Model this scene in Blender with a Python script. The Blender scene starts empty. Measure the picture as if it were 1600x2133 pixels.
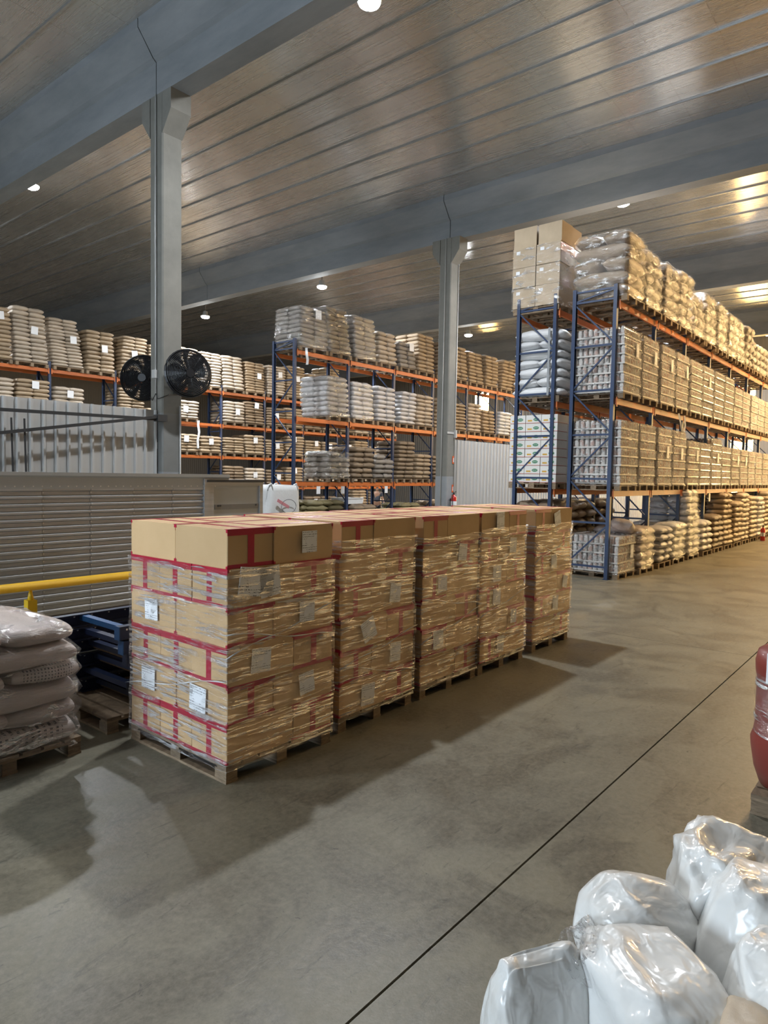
import bpy, math, random
import numpy as np
from mathutils import Vector, Matrix, noise
random.seed(7)
PI = math.pi
sc = bpy.context.scene
COL = sc.collection

# ------------------------------------------------------------------ camera
F_PX, YAW, PITCH, ROLL, CAM_H = 1416.9, math.radians(39.29), math.radians(3.147), math.radians(-1.0234), 2.1
def cam_axes():
    right = Vector((math.sin(YAW), -math.cos(YAW), 0)); fwd = Vector((math.cos(YAW), math.sin(YAW), 0)); up = Vector((0, 0, 1))
    f2 = fwd * math.cos(PITCH) - up * math.sin(PITCH)
    d2 = -(up * math.cos(PITCH) + fwd * math.sin(PITCH))
    r3 = right * math.cos(ROLL) + d2 * math.sin(ROLL)
    d3 = -right * math.sin(ROLL) + d2 * math.cos(ROLL)
    return r3, d3, f2
_r, _d, _f = cam_axes()
cd = bpy.data.cameras.new('camera'); cam = bpy.data.objects.new('camera', cd); COL.objects.link(cam)
cd.sensor_fit = 'HORIZONTAL'; cd.sensor_width = 36; cd.lens = F_PX / 1600 * 36; cd.clip_end = 300
cam.matrix_world = Matrix(((_r.x, -_d.x, -_f.x, 0), (_r.y, -_d.y, -_f.y, 0), (_r.z, -_d.z, -_f.z, CAM_H), (0, 0, 0, 1)))
sc.camera = cam

# ------------------------------------------------------------------ world, exposure, light levels
w = bpy.data.worlds.new('world'); sc.world = w; w.use_nodes = True
w.node_tree.nodes['Background'].inputs[0].default_value = (0.5, 0.55, 0.6, 1)
w.node_tree.nodes['Background'].inputs[1].default_value = 0.05
vs = sc.view_settings
vs.view_transform = 'Standard'; vs.look = 'None'; vs.gamma = 1.0; vs.use_curve_mapping = False
vs.exposure = -0.17
sc.cycles.use_denoising = True
sc.cycles.sample_clamp_indirect = 4.0
sc.cycles.max_bounces = 7; sc.cycles.diffuse_bounces = 3; sc.cycles.glossy_bounces = 3; sc.cycles.transparent_max_bounces = 12
LAMP_W = 640.0            # each high-bay lamp
WINDOW_E = 55.0           # warm light through the end-wall strip windows
DOOR_E = 30.0              # daylight through the open dock door behind the truck

# ------------------------------------------------------------------ helpers
class MB:
    def __init__(s): s.v = []; s.f = []; s.m = []
    def add(s, v, f, m=0):
        o = len(s.v); s.v += [tuple(p) for p in v]; s.f += [tuple(i + o for i in q) for q in f]; s.m += [m] * len(f); return s
    def box(s, a, b, m=0):
        x0, y0, z0 = a; x1, y1, z1 = b
        return s.add([(x0,y0,z0),(x1,y0,z0),(x1,y1,z0),(x0,y1,z0),(x0,y0,z1),(x1,y0,z1),(x1,y1,z1),(x0,y1,z1)],
                     [(0,3,2,1),(4,5,6,7),(0,1,5,4),(1,2,6,5),(2,3,7,6),(3,0,4,7)], m)
    def bar(s, p, q, wd, ht=None, m=0):
        """rectangular bar from p to q"""
        p = Vector(p); q = Vector(q); ht = ht or wd
        d = (q - p).normalized(); u = Vector((0,0,1)) if abs(d.z) < .95 else Vector((1,0,0))
        a = d.cross(u).normalized(); b = a.cross(d).normalized()
        vs_ = [c + a*i*wd/2 + b*j*ht/2 for c in (p, q) for i, j in ((-1,-1),(1,-1),(1,1),(-1,1))]
        return s.add(vs_, [(0,1,2,3),(7,6,5,4),(0,4,5,1),(1,5,6,2),(2,6,7,3),(3,7,4,0)], m)
    def tube(s, pts, r, n=8, m=0, cap=True):
        pts = [Vector(p) for p in pts]; rr = r if isinstance(r, (list, tuple)) else [r]*len(pts)
        vs_, fs = [], []
        for i, p in enumerate(pts):
            d = (pts[min(i+1,len(pts)-1)] - pts[max(i-1,0)]).normalized()
            u = Vector((0,0,1)) if abs(d.z) < .95 else Vector((1,0,0))
            a = d.cross(u).normalized(); b = a.cross(d).normalized()
            vs_ += [p + (a*math.cos(2*PI*k/n) + b*math.sin(2*PI*k/n))*rr[i] for k in range(n)]
        for i in range(len(pts)-1):
            for k in range(n):
                fs.append((i*n+k, i*n+(k+1)%n, (i+1)*n+(k+1)%n, (i+1)*n+k))
        if cap: fs.append(tuple(range(n-1,-1,-1))); fs.append(tuple((len(pts)-1)*n+k for k in range(n)))
        return s.add(vs_, fs, m)
    def lathe(s, prof, n=16, c=(0,0,0), m=0):
        vs_, fs = [], []
        for r, z in prof: vs_ += [(c[0]+r*math.cos(2*PI*k/n), c[1]+r*math.sin(2*PI*k/n), c[2]+z) for k in range(n)]
        for i in range(len(prof)-1):
            for k in range(n): fs.append((i*n+k, i*n+(k+1)%n, (i+1)*n+(k+1)%n, (i+1)*n+k))
        fs.append(tuple(range(n-1,-1,-1))); fs.append(tuple((len(prof)-1)*n+k for k in range(n)))
        return s.add(vs_, fs, m)
    def prism(s, prof, axis, a, b, m=0):
        """closed 2-D profile extruded along axis (0: profile is (y,z); 1: (x,z); 2: (x,y))"""
        def P(p, t): return (t,p[0],p[1]) if axis == 0 else (p[0],t,p[1]) if axis == 1 else (p[0],p[1],t)
        n = len(prof); vs_ = [P(p,a) for p in prof] + [P(p,b) for p in prof]
        return s.add(vs_, [tuple(range(n-1,-1,-1)), tuple(range(n,2*n))] + [(i,(i+1)%n,n+(i+1)%n,n+i) for i in range(n)], m)
    def data(s, name, mats, smooth=False):
        me = bpy.data.meshes.new(name); me.from_pydata(s.v, [], s.f)
        for m_ in (mats if isinstance(mats, (list, tuple)) else [mats]): me.materials.append(M[m_] if isinstance(m_, str) else m_)
        if any(s.m): me.polygons.foreach_set('material_index', s.m)
        if smooth: me.polygons.foreach_set('use_smooth', [True]*len(me.polygons))
        me.validate(); me.update(); return me

def fix(me):
    """consistent outward normals"""
    import bmesh
    bm = bmesh.new(); bm.from_mesh(me); bmesh.ops.recalc_face_normals(bm, faces=bm.faces); bm.to_mesh(me); bm.free(); return me
def ob(name, data, parent=None, loc=(0,0,0), rot=(0,0,0), scale=(1,1,1), **props):
    o = bpy.data.objects.new(name, data); COL.objects.link(o)
    o.location = loc; o.rotation_euler = rot; o.scale = scale
    if parent is not None: o.parent = parent
    for k, v in props.items(): o[k] = v
    return o
def thing(name, label, cat, loc=(0,0,0), rz=0.0, group=None, data=None):
    o = ob(name, data, None, loc, (0,0,rz)); o['label'] = label; o['category'] = cat
    if group: o['group'] = group
    return o
def structure(name, data, loc=(0,0,0), label=None):
    o = ob(name, data, None, loc); o['kind'] = 'structure'
    if label: o['label'] = label
    return o
ORD = ['first','second','third','fourth','fifth','sixth','seventh','eighth','ninth','tenth','eleventh','twelfth','thirteenth','fourteenth',
       'fifteenth','sixteenth','seventeenth','eighteenth','nineteenth','twentieth']

# ------------------------------------------------------------------ materials
M = {}
class NT:
    def __init__(s, name):
        s.mat = bpy.data.materials.new(name); s.mat.use_nodes = True; s.t = s.mat.node_tree
        s.b = s.t.nodes['Principled BSDF']; s.out = s.t.nodes['Material Output']; M[name] = s.mat
    def n(s, typ, **kw):
        x = s.t.nodes.new(typ)
        for k, v in kw.items():
            if isinstance(k, str) and hasattr(x, k): setattr(x, k, v)
        return x
    def l(s, a, b): s.t.links.new(a, b)
    def coords(s, kind='Object', scale=(1,1,1), rot=(0,0,0)):
        tc = s.n('ShaderNodeTexCoord'); mp = s.n('ShaderNodeMapping'); s.l(tc.outputs[kind], mp.inputs[0])
        mp.inputs['Scale'].default_value = scale; mp.inputs['Rotation'].default_value = rot
        return mp.outputs[0]
    def noise(s, co, scale=5, detail=4, rough=.55, dist=0):
        x = s.n('ShaderNodeTexNoise'); s.l(co, x.inputs['Vector'])
        x.inputs['Scale'].default_value = scale; x.inputs['Detail'].default_value = detail
        x.inputs['Roughness'].default_value = rough; x.inputs['Distortion'].default_value = dist
        return x.outputs['Fac']
    def ramp(s, fac, stops):
        r = s.n('ShaderNodeValToRGB'); s.l(fac, r.inputs[0]); e = r.color_ramp.elements
        e[0].position, e[0].color = stops[0][0], c4(stops[0][1]); e[1].position, e[1].color = stops[-1][0], c4(stops[-1][1])
        for p, c in stops[1:-1]: k = e.new(p); k.color = c4(c)
        return r.outputs[0]
    def mix(s, fac, a, b, mode='MIX'):
        x = s.n('ShaderNodeMix', data_type='RGBA', blend_type=mode)
        for inp, val in ((x.inputs[0], fac), (x.inputs[6], a), (x.inputs[7], b)):
            if hasattr(val, 'links') or isinstance(val, bpy.types.NodeSocket): s.l(val, inp)
            else: inp.default_value = val if isinstance(val, (int, float)) else c4(val)
        return x.outputs[2]
    def math(s, op, a, b=0.0, c=None):
        x = s.n('ShaderNodeMath', operation=op)
        for i, val in enumerate((a, b) if c is None else (a, b, c)):
            if isinstance(val, bpy.types.NodeSocket): s.l(val, x.inputs[i])
            else: x.inputs[i].default_value = val
        return x.outputs[0]
    def bump(s, h, strength=.3, dist=.02, target=None):
        b = s.n('ShaderNodeBump'); s.l(h, b.inputs['Height']); b.inputs['Strength'].default_value = strength; b.inputs['Distance'].default_value = dist
        s.l(b.outputs[0], (target or s.b).inputs['Normal']); return b.outputs[0]
    def set(s, **kw):
        names = dict(color='Base Color', rough='Roughness', metal='Metallic', coat='Coat Weight', coat_rough='Coat Roughness', spec='Specular IOR Level',
                     aniso='Anisotropic', emit='Emission Color', estr='Emission Strength', trans='Transmission Weight', sss='Subsurface Weight')
        for k, v in kw.items():
            i = s.b.inputs[names[k]]
            if isinstance(v, bpy.types.NodeSocket): s.l(v, i)
            else: i.default_value = c4(v) if isinstance(v, (tuple, list)) else v
        return s
def c4(c): return (c[0], c[1], c[2], 1.0) if isinstance(c, (tuple, list)) else (c, c, c, 1.0)
def rnd(m, lo, hi):
    """brightness that differs from piece to piece"""
    oi = m.n('ShaderNodeObjectInfo'); mr = m.n('ShaderNodeMapRange'); m.l(oi.outputs['Random'], mr.inputs[0])
    mr.inputs[3].default_value = lo; mr.inputs[4].default_value = hi
    hs = m.n('ShaderNodeHueSaturation'); m.l(mr.outputs[0], hs.inputs['Value']); return hs
def simple(name, color, rough=.5, metal=0.0, var=.12, scale=6, bump=0.0, coat=0.0, coat_rough=.1, piece=0.0, spec=.5):
    m = NT(name); co = m.coords()
    n = m.noise(co, scale, 5)
    c = m.mix(n, tuple(k*(1-var) for k in color), tuple(min(1, k*(1+var)) for k in color))
    if piece:
        hs = rnd(m, 1-piece, 1+piece); m.l(c, hs.inputs['Color']); c = hs.outputs[0]
    m.set(color=c, rough=rough, metal=metal, coat=coat, coat_rough=coat_rough, spec=spec)
    if bump: m.bump(m.noise(co, scale*4, 4), bump, .01)
    return m

def make_materials():
    # concrete slab floor: mottled grey-olive, stains, scuffs
    m = NT('concrete_floor'); co = m.coords('Object')
    big = m.noise(co, .42, 5, .62, .8); mid = m.noise(co, 1.5, 7, .68, 1.0); fine = m.noise(co, 26, 6, .72)
    c = m.ramp(big, [(.30, (.110,.106,.082)), (.46, (.170,.160,.118)), (.58, (.205,.188,.133)), (.72, (.25,.222,.155))])
    c = m.mix(m.math('MULTIPLY', m.ramp(mid, [(.40, (1,1,1)), (.55, (0,0,0))]), .75), c, (.085,.078,.06))
    pale = m.noise(m.coords('Object', (1,1.6,1), (0,0,.7)), 2.4, 6, .7, 1.6)
    c = m.mix(m.math('MULTIPLY', m.ramp(pale, [(.55, (0,0,0)), (.68, (1,1,1))]), .45), c, (.25,.23,.175))
    c = m.mix(m.ramp(fine, [(.35, (0,0,0)), (.7, (.6,.6,.6))]), c, (.27,.25,.195))
    co2 = m.coords('Object', (.5, 2.6, 1), (0, 0, .45)); scuff = m.noise(co2, 3.5, 9, .78, 1.6)
    c = m.mix(m.math('MULTIPLY', m.ramp(scuff, [(.58, (0,0,0)), (.66, (1,1,1))]), .6), c, (.04,.037,.032))
    spots = m.noise(co, 7, 5, .7, 2.0)
    c = m.mix(m.math('MULTIPLY', m.ramp(spots, [(.66, (0,0,0)), (.70, (1,1,1))]), .7), c, (.035,.033,.03))
    m.set(color=c, spec=.45)
    m.set(rough=m.ramp(mid, [(.3, (.30,.30,.30)), (.7, (.50,.50,.50))]))
    m.bump(m.math('ADD', fine, m.math('MULTIPLY', mid, 2.0)), .14, .01)
    simple('joint_dark', (.02,.018,.016), .9)
    # precast concrete
    m = NT('concrete_column'); co = m.coords('Object'); a = m.noise(co, 2.2, 6, .65); b = m.noise(m.coords('Object', (6,6,.5)), 3, 4)
    c = m.ramp(a, [(.3, (.16,.157,.14)), (.7, (.225,.22,.196))]); c = m.mix(m.math('MULTIPLY', b, .4), c, (.165,.163,.148))
    m.set(color=c, rough=.8); m.bump(m.noise(co, 40, 4), .2, .004)
    m = NT('concrete_beam'); co = m.coords('Object', (1,.25,1)); a = m.noise(co, 2.2, 6, .65)
    m.set(color=m.ramp(a, [(.3, (.185,.20,.215)), (.7, (.27,.285,.30))]), rough=.75); m.bump(m.noise(co, 30, 4), .15, .005)
    simple('grey_paint', (.27,.285,.30), .5); simple('grey_paint_pale', (.40,.42,.43), .5); simple('grey_paint_dark', (.19,.195,.19), .55)
    # foil-faced metal roof sheets
    m = NT('roof_foil'); co = m.coords('Object', (16, .22, 1)); st = m.noise(co, 2.2, 2, .5, .1)
    co3 = m.coords('Object'); soft = m.noise(co3, .6, 3)
    br = m.n('ShaderNodeTexBrick'); m.l(m.coords('Object', (1, 1, 1)), br.inputs['Vector'])
    br.offset = 0; br.inputs['Scale'].default_value = 1; br.inputs['Brick Width'].default_value = 60; br.inputs['Row Height'].default_value = 1.15
    br.inputs['Mortar Size'].default_value = .012; br.inputs['Color1'].default_value = (1,1,1,1); br.inputs['Color2'].default_value = (1,1,1,1); br.inputs['Mortar'].default_value = (0,0,0,1)
    c = m.ramp(soft, [(.3, (.58,.585,.59)), (.7, (.70,.70,.70))]); c = m.mix(.35, c, m.mix(br.outputs['Color'], (.3,.28,.27), c)); c = m.mix(m.math('MULTIPLY', st, .5), c, (.42,.40,.37))
    m.set(color=c, metal=.72, rough=m.ramp(st, [(.3, (.22,.22,.22)), (.7, (.29,.29,.29))]), aniso=.92)
    tg = m.n('ShaderNodeCombineXYZ'); tg.inputs[0].default_value = 1.0; m.l(tg.outputs[0], m.b.inputs['Tangent'])
    m.bump(m.math('ADD', st, m.math('MULTIPLY', br.outputs['Color'], .1)), .09, .014)
    simple('roof_lip', (.5,.5,.5), .35, .8)
    # sheet-metal partitions and outer walls
    m = simple('sheet_metal', (.55,.55,.54), .42, .25, .06, 2)
    m = NT('outer_wall'); co = m.coords('Object', (1,1,1)); wv = m.n('ShaderNodeTexWave'); wv.inputs['Scale'].default_value = 3.2; wv.inputs['Distortion'].default_value = 0
    wv.bands_direction = 'DIAGONAL'; m.l(m.coords('Object', (1,1,0)), wv.inputs['Vector'])
    m.set(color=(.22,.205,.185), rough=.7); m.bump(wv.outputs['Fac'], .5, .04)
    # steel paints
    simple('orange_steel', (.56,.145,.03), .45, 0, .18, 5, piece=.12); simple('blue_steel', (.024,.045,.105), .42, 0, .2, 5)
    simple('blue_steel_bright', (.02,.09,.24), .4, 0, .2, 5); simple('navy_steel', (.012,.022,.06), .45, 0, .25, 4)
    simple('yellow_paint', (.78,.50,.02), .4, 0, .12, 8); simple('bolt', (.75,.75,.72), .35, .7)
    simple('dark_steel', (.05,.052,.055), .5, .4); simple('black_plastic', (.012,.012,.014), .4); simple('conduit', (.5,.5,.49), .5, .2)
    m = NT('aluminium'); co = m.coords('Object', (.6,1,9)); a = m.noise(co, 3, 5); m.set(color=m.ramp(a, [(.3,(.40,.41,.42)), (.7,(.50,.51,.52))]), rough=.34, metal=.5)
    m.bump(m.noise(m.coords('Object', (.5,1,30)), 4, 3), .08, .004)
    simple('galvanised', (.40,.42,.43), .45, .15, .12, 3); simple('galvanised_dark', (.2,.2,.2), .5, .5)
    # wood
    m = NT('pallet_wood'); co = m.coords('Object', (3,3,14)); a = m.noise(co, 3, 5, .6, 1.0)
    c = m.ramp(a, [(.3, (.15,.105,.065)), (.7, (.32,.235,.15))]); hs = rnd(m, .65, 1.2); m.l(c, hs.inputs['Color']); m.set(color=hs.outputs[0], rough=.8); m.bump(a, .3, .004)
    # cardboard, tape, paper
    m = NT('cardboard'); co = m.coords('Object'); a = m.noise(co, 2.5, 4); st = m.noise(m.coords('Object', (1,1,40)), 6, 2)
    c = m.ramp(a, [(.3, (.60,.40,.205)), (.7, (.68,.465,.25))]); c = m.mix(m.math('MULTIPLY', st, .12), c, (.5,.33,.17)); hs = rnd(m, .92, 1.06); m.l(c, hs.inputs['Color'])
    m.set(color=hs.outputs[0], rough=.72, spec=.3)
    m = NT('plain_cardboard'); a = m.noise(m.coords('Object'), 3, 4); m.set(color=m.ramp(a, [(.3, (.47,.37,.25)), (.7, (.56,.445,.31))]), rough=.7)
    simple('red_tape', (.46,.012,.045), .28, 0, .15, 12, coat=.3)
    m = NT('printed_paper'); tc = m.n('ShaderNodeTexCoord'); br = m.n('ShaderNodeTexBrick'); mp = m.n('ShaderNodeMapping'); m.l(tc.outputs['Generated'], mp.inputs[0]); m.l(mp.outputs[0], br.inputs['Vector'])
    mp.inputs['Rotation'].default_value = (PI/2, 0, 0); mp.inputs['Scale'].default_value = (1,1,1)
    sx = m.n('ShaderNodeSeparateXYZ'); m.l(tc.outputs['Generated'], sx.inputs[0])
    wv = m.math('SINE', m.math('MULTIPLY', sx.outputs['Z'], 62)); ln = m.math('GREATER_THAN', wv, .35)
    nz = m.n('ShaderNodeTexNoise'); m.l(tc.outputs['Generated'], nz.inputs[0]); nz.inputs['Scale'].default_value = 26; nz.inputs['Detail'].default_value = 1
    ink = m.math('MULTIPLY', ln, m.math('GREATER_THAN', nz.outputs['Fac'], .52))
    nb = m.n('ShaderNodeTexNoise'); m.l(tc.outputs['Generated'], nb.inputs[0]); nb.inputs['Scale'].default_value = 3.0; nb.inputs['Detail'].default_value = 0
    ink = m.math('MULTIPLY', ink, m.math('GREATER_THAN', nb.outputs['Fac'], .47))
    m.set(color=m.mix(ink, (.88,.90,.93), (.1,.1,.12)), rough=.55); br.mute = True
    simple('white_paper', (.86,.88,.91), .5, 0, .03)
    # sacks
    def sack(name, color, coat, rough=.5, piece=.16, bump=.5, bscale=7):
        m = NT(name); co = m.coords('Object'); tcg = m.coords('Generated', (1.2,1.2,1.0)); 
        a = m.noise(co, 3, 5); c = m.mix(a, tuple(k*.82 for k in color), tuple(min(1,k*1.12) for k in color))
        hs = rnd(m, 1-piece, 1+piece); m.l(c, hs.inputs['Color'])
        m.set(color=hs.outputs[0], rough=rough, coat=coat, coat_rough=.14)
        oi = m.n('ShaderNodeObjectInfo'); vm = m.n('ShaderNodeVectorMath', operation='ADD'); m.l(co, vm.inputs[0]); m.l(oi.outputs['Location'], vm.inputs[1])
        n1 = m.noise(vm.outputs[0], bscale, 6, .65, 1.4); bn = m.bump(n1, bump, .06)
        m.l(bn, m.b.inputs['Coat Normal'])
        return m
    sack('kraft_sack', (.42,.315,.205), .55); sack('kraft_sack_pale', (.56,.47,.37), .7); sack('brown_sack', (.27,.195,.125), .5)
    sack('film_sack', (.40,.36,.32), .95, .35, .12, .8, 9); sack('white_sack', (.70,.69,.70), .6, .45, .06); sack('pink_sack', (.56,.48,.44), .35, .5, .07, .45, 4)
    sack('olive_sack', (.22,.19,.09), .3, .5); sack('plain_white_sack', (.72,.73,.74), .15, .5, .05, .35, 3)
    # printed sack: rows of dark characters on its side
    m = NT('printed_sack'); co = m.coords('Object'); a = m.noise(co, 3, 5); c = m.mix(a, (.47,.41,.38), (.62,.54,.5))
    tc = m.n('ShaderNodeTexCoord'); sx = m.n('ShaderNodeSeparateXYZ'); m.l(tc.outputs['Generated'], sx.inputs[0])
    cx = m.math('GREATER_THAN', m.math('SINE', m.math('MULTIPLY', sx.outputs['X'], 150)), .1); cz = m.math('GREATER_THAN', m.math('SINE', m.math('MULTIPLY', sx.outputs['Z'], 44)), -.1)
    mid_ = m.math('MULTIPLY', m.math('GREATER_THAN', sx.outputs['X'], .14), m.math('LESS_THAN', sx.outputs['X'], .84))
    nz = m.n('ShaderNodeTexNoise'); m.l(tc.outputs['Generated'], nz.inputs[0]); nz.inputs['Scale'].default_value = 34
    ink = m.math('MULTIPLY', m.math('MULTIPLY', cx, cz), m.math('MULTIPLY', mid_, m.math('GREATER_THAN', nz.outputs['Fac'], .44)))
    m.set(color=m.mix(ink, c, (.06,.055,.06)), rough=.5, coat=.35, coat_rough=.15); m.bump(m.noise(co, 4, 6, .65, 1.2), .4, .05)
    # jars in shrink-wrapped trays
    m = NT('jar_tray'); co = m.coords('Object'); a = m.noise(co, 8, 3); hs = rnd(m, .9, 1.08)
    m.l(m.ramp(a, [(.35, (.62,.60,.57)), (.5, (.72,.70,.67)), (.62, (.56,.36,.30)), (.7, (.66,.60,.54))]), hs.inputs['Color']); m.set(color=hs.outputs[0], rough=.4, coat=.7, coat_rough=.15); m.bump(m.noise(co, 14, 5), .5, .03)
    simple('tray_card', (.68,.66,.62), .5, 0, .1, 4, coat=.5)
    simple('white_carton', (.70,.69,.66), .55, 0, .05, 3, piece=.05); simple('green_print', (.03,.2,.09), .5); simple('amber_print', (.62,.36,.04), .5); simple('red_print', (.5,.06,.03), .5)
    # stretch film
    def film(name, base, streak, milky_glint, rot, zscale=38, rough=.16, thr=.53, bd=.05):
        m = NT(name); nt = m.t
        co = m.coords('Object', (2.4,2.4,zscale), rot); s1 = m.noise(co, 1.3, 5, .62, .5)
        co_b = m.coords('Object', (2.5,2.5,zscale*.8), (-rot[0]*1.3, -rot[1]*1.3, .3)); s2 = m.noise(co_b, 1.1, 5, .65, .8)
        patch = m.noise(m.coords('Object', (1,1,1)), 2.3, 4, .6, .5)
        hgt = m.math('ADD', s1, m.math('MULTIPLY', s2, .7))
        bp = m.n('ShaderNodeBump'); m.l(hgt, bp.inputs['Height']); bp.inputs['Strength'].default_value = .9; bp.inputs['Distance'].default_value = bd
        tr = m.n('ShaderNodeBsdfTransparent'); tr.inputs[0].default_value = (.975,.975,.975,1)
        gl = m.n('ShaderNodeBsdfGlossy'); gl.inputs['Roughness'].default_value = rough; m.l(bp.outputs[0], gl.inputs['Normal']); gl.inputs[0].default_value = (1,1,1,1)
        df = m.n('ShaderNodeBsdfDiffuse'); df.inputs[0].default_value = (.85,.86,.88,1); m.l(bp.outputs[0], df.inputs['Normal'])
        lw = m.n('ShaderNodeLayerWeight'); lw.inputs[0].default_value = .35
        sm = m.ramp(s1, [(thr, (0,0,0)), (thr+.06, (1,1,1))]); pm = m.ramp(patch, [(.36, (.04,.04,.04)), (.56, (1,1,1))])
        fac = m.math('MULTIPLY', m.math('MULTIPLY', sm, pm), streak); fac = m.math('ADD', fac, m.math('MULTIPLY', lw.outputs['Facing'], .12)); fac = m.math('ADD', fac, base)
        mx = m.n('ShaderNodeMixShader'); m.l(fac, mx.inputs[0]); m.l(tr.outputs[0], mx.inputs[1]); m.l(gl.outputs[0], mx.inputs[2])
        mx2 = m.n('ShaderNodeMixShader'); m.l(m.math('ADD', m.math('MULTIPLY', m.math('MULTIPLY', sm, pm), milky_glint), .012), mx2.inputs[0]); m.l(mx.outputs[0], mx2.inputs[1]); m.l(df.outputs[0], mx2.inputs[2])  # white diffuse streaks: milky film folds, strengthened to stand in for glints
        m.l(mx2.outputs[0], m.out.inputs[0]); m.t.nodes.remove(m.b)
    film('stretch_film', .04, .5, .44, (.22,.22,0), 32, .2, .505, .08); film('film_flat', .06, .7, .30, (-.18,.25,0), 24, .16, .56, .1); film('loose_film', .09, .7, .28, (.8,.6,.4), 9, .15, .55, .07)
    simple('strand_film', (.72,.74,.76), .2, 0, .1, 20, coat=.8)
    # lamps, windows, daylight door
    for nm, col, e in (('lamp_lens', (.93,.97,1), 330), ('lamp_lens_warm', (1,.6,.24), 300), ('window_glow', (1,.64,.24), WINDOW_E), ('daylight', (.72,.86,1), DOOR_E)):
        m = NT(nm); m.set(color=(0,0,0), emit=col, estr=e)
    # plastics, misc
    m = NT('white_plastic'); co = m.coords('Object'); a = m.noise(co, 1.2, 2, .5, .3); m.set(color=m.ramp(a, [(.3, (.76,.745,.71)), (.6, (.82,.82,.80))]), rough=.3, coat=.6, coat_rough=.1)
    m.b.inputs['Subsurface Weight'].default_value = .15; m.b.inputs['Subsurface Radius'].default_value = (.05,.05,.05); m.bump(m.noise(m.coords('Object',(1,1,1)), 2.6, 2, .45, .6), .3, .05)
    simple('beige_sack', (.50,.40,.29), .45, 0, .1, 4, .2)
    simple('red_plastic', (.23,.045,.035), .38, 0, .1, 3, coat=.15); simple('extinguisher_red', (.5,.02,.015), .3, coat=.4); simple('sign_orange', (.75,.13,.03), .45)
    simple('fibc_white', (.74,.76,.77), .55, 0, .06, 5, .5); simple('pink_ink', (.62,.25,.28), .6); simple('dark_ink', (.12,.12,.14), .6)
    simple('skin', (.34,.19,.12), .5); simple('dark_shirt', (.055,.065,.085), .75); simple('dark_trousers', (.03,.034,.045), .8); simple('dark_hair', (.012,.01,.009), .6); simple('shoe', (.015,.015,.015), .6)
make_materials()

# ------------------------------------------------------------------ the setting
XW0, XW1, YW0, YW1 = -12.0, 41.0, -16.0, 50.0
BEAMS = [-11.55, -2.15, 7.25, 16.65, 26.05, 35.45]; BAY = 9.4
def build_shell():
    fl = structure('floor', MB().box((XW0,YW0,-.3),(XW1,YW1,-.02)).data('floor','joint_dark'), label='worn grey-brown concrete warehouse floor')
    xs = [XW0, -.35, 9.05, 18.45, 27.85, 37.25, XW1]; ys = [YW0, -5.0, 1.66, 8.4, 15.0, 21.6, 28.2, 36.0, 43.0, YW1]
    for i in range(len(xs)-1):
        for j in range(len(ys)-1):
            g = .006
            ob('slab', MB().box((xs[i]+g*.6,ys[j]+g,-.025),(xs[i+1]-g*.6,ys[j+1]-g,0)).data('slab','concrete_floor'), fl)
    # outer walls; the strip windows are in the far end wall, the dock door in the near one
    structure('wall_left', MB().box((XW0,YW1,0),(XW1,YW1+.2,11)).data('wall_left','outer_wall'))
    structure('wall_right', MB().box((XW0,YW0-.2,0),(XW1,YW0,11)).data('wall_right','outer_wall'))
    structure('wall_back', MB().box((XW1,YW0,0),(XW1+.2,YW1,11)).data('wall_back','outer_wall'))
    D0, D1, DH = 4.6, 9.6, 4.4
    structure('wall_front', MB().box((XW0-.2,YW0,0),(XW0,D0,11)).box((XW0-.2,D1,0),(XW0,YW1,11)).box((XW0-.2,D0,DH),(XW0,D1,11)).data('wall_front','outer_wall'))
    structure('door_1', MB().box((XW0-.2,D0,0),(XW0-.12,D1,DH)).data('door_1','daylight'))
    for i, (y, zl) in enumerate(((-8.0,.1), (.3,.1), (8.5,.1), (16.7,7.4), (24.9,5.4))):
        o = structure('window_%d' % (i+1), None)
        ob('pane', MB().box((XW1-.06,y-.55,zl),(XW1-.03,y+.55,8.7)).data('pane','window_glow'), o)
        f = MB()
        for a in (-.61,.55): f.box((XW1-.1,y+a,zl-.1),(XW1-.005,y+a+.06,8.78))
        f.box((XW1-.1,y-.55,8.7),(XW1-.005,y+.55,8.78)).box((XW1-.1,y-.55,zl-.1),(XW1-.005,y+.55,zl))
        ob('window_frame', f.data('window_frame','galvanised_dark'), o)
build_shell()

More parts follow.
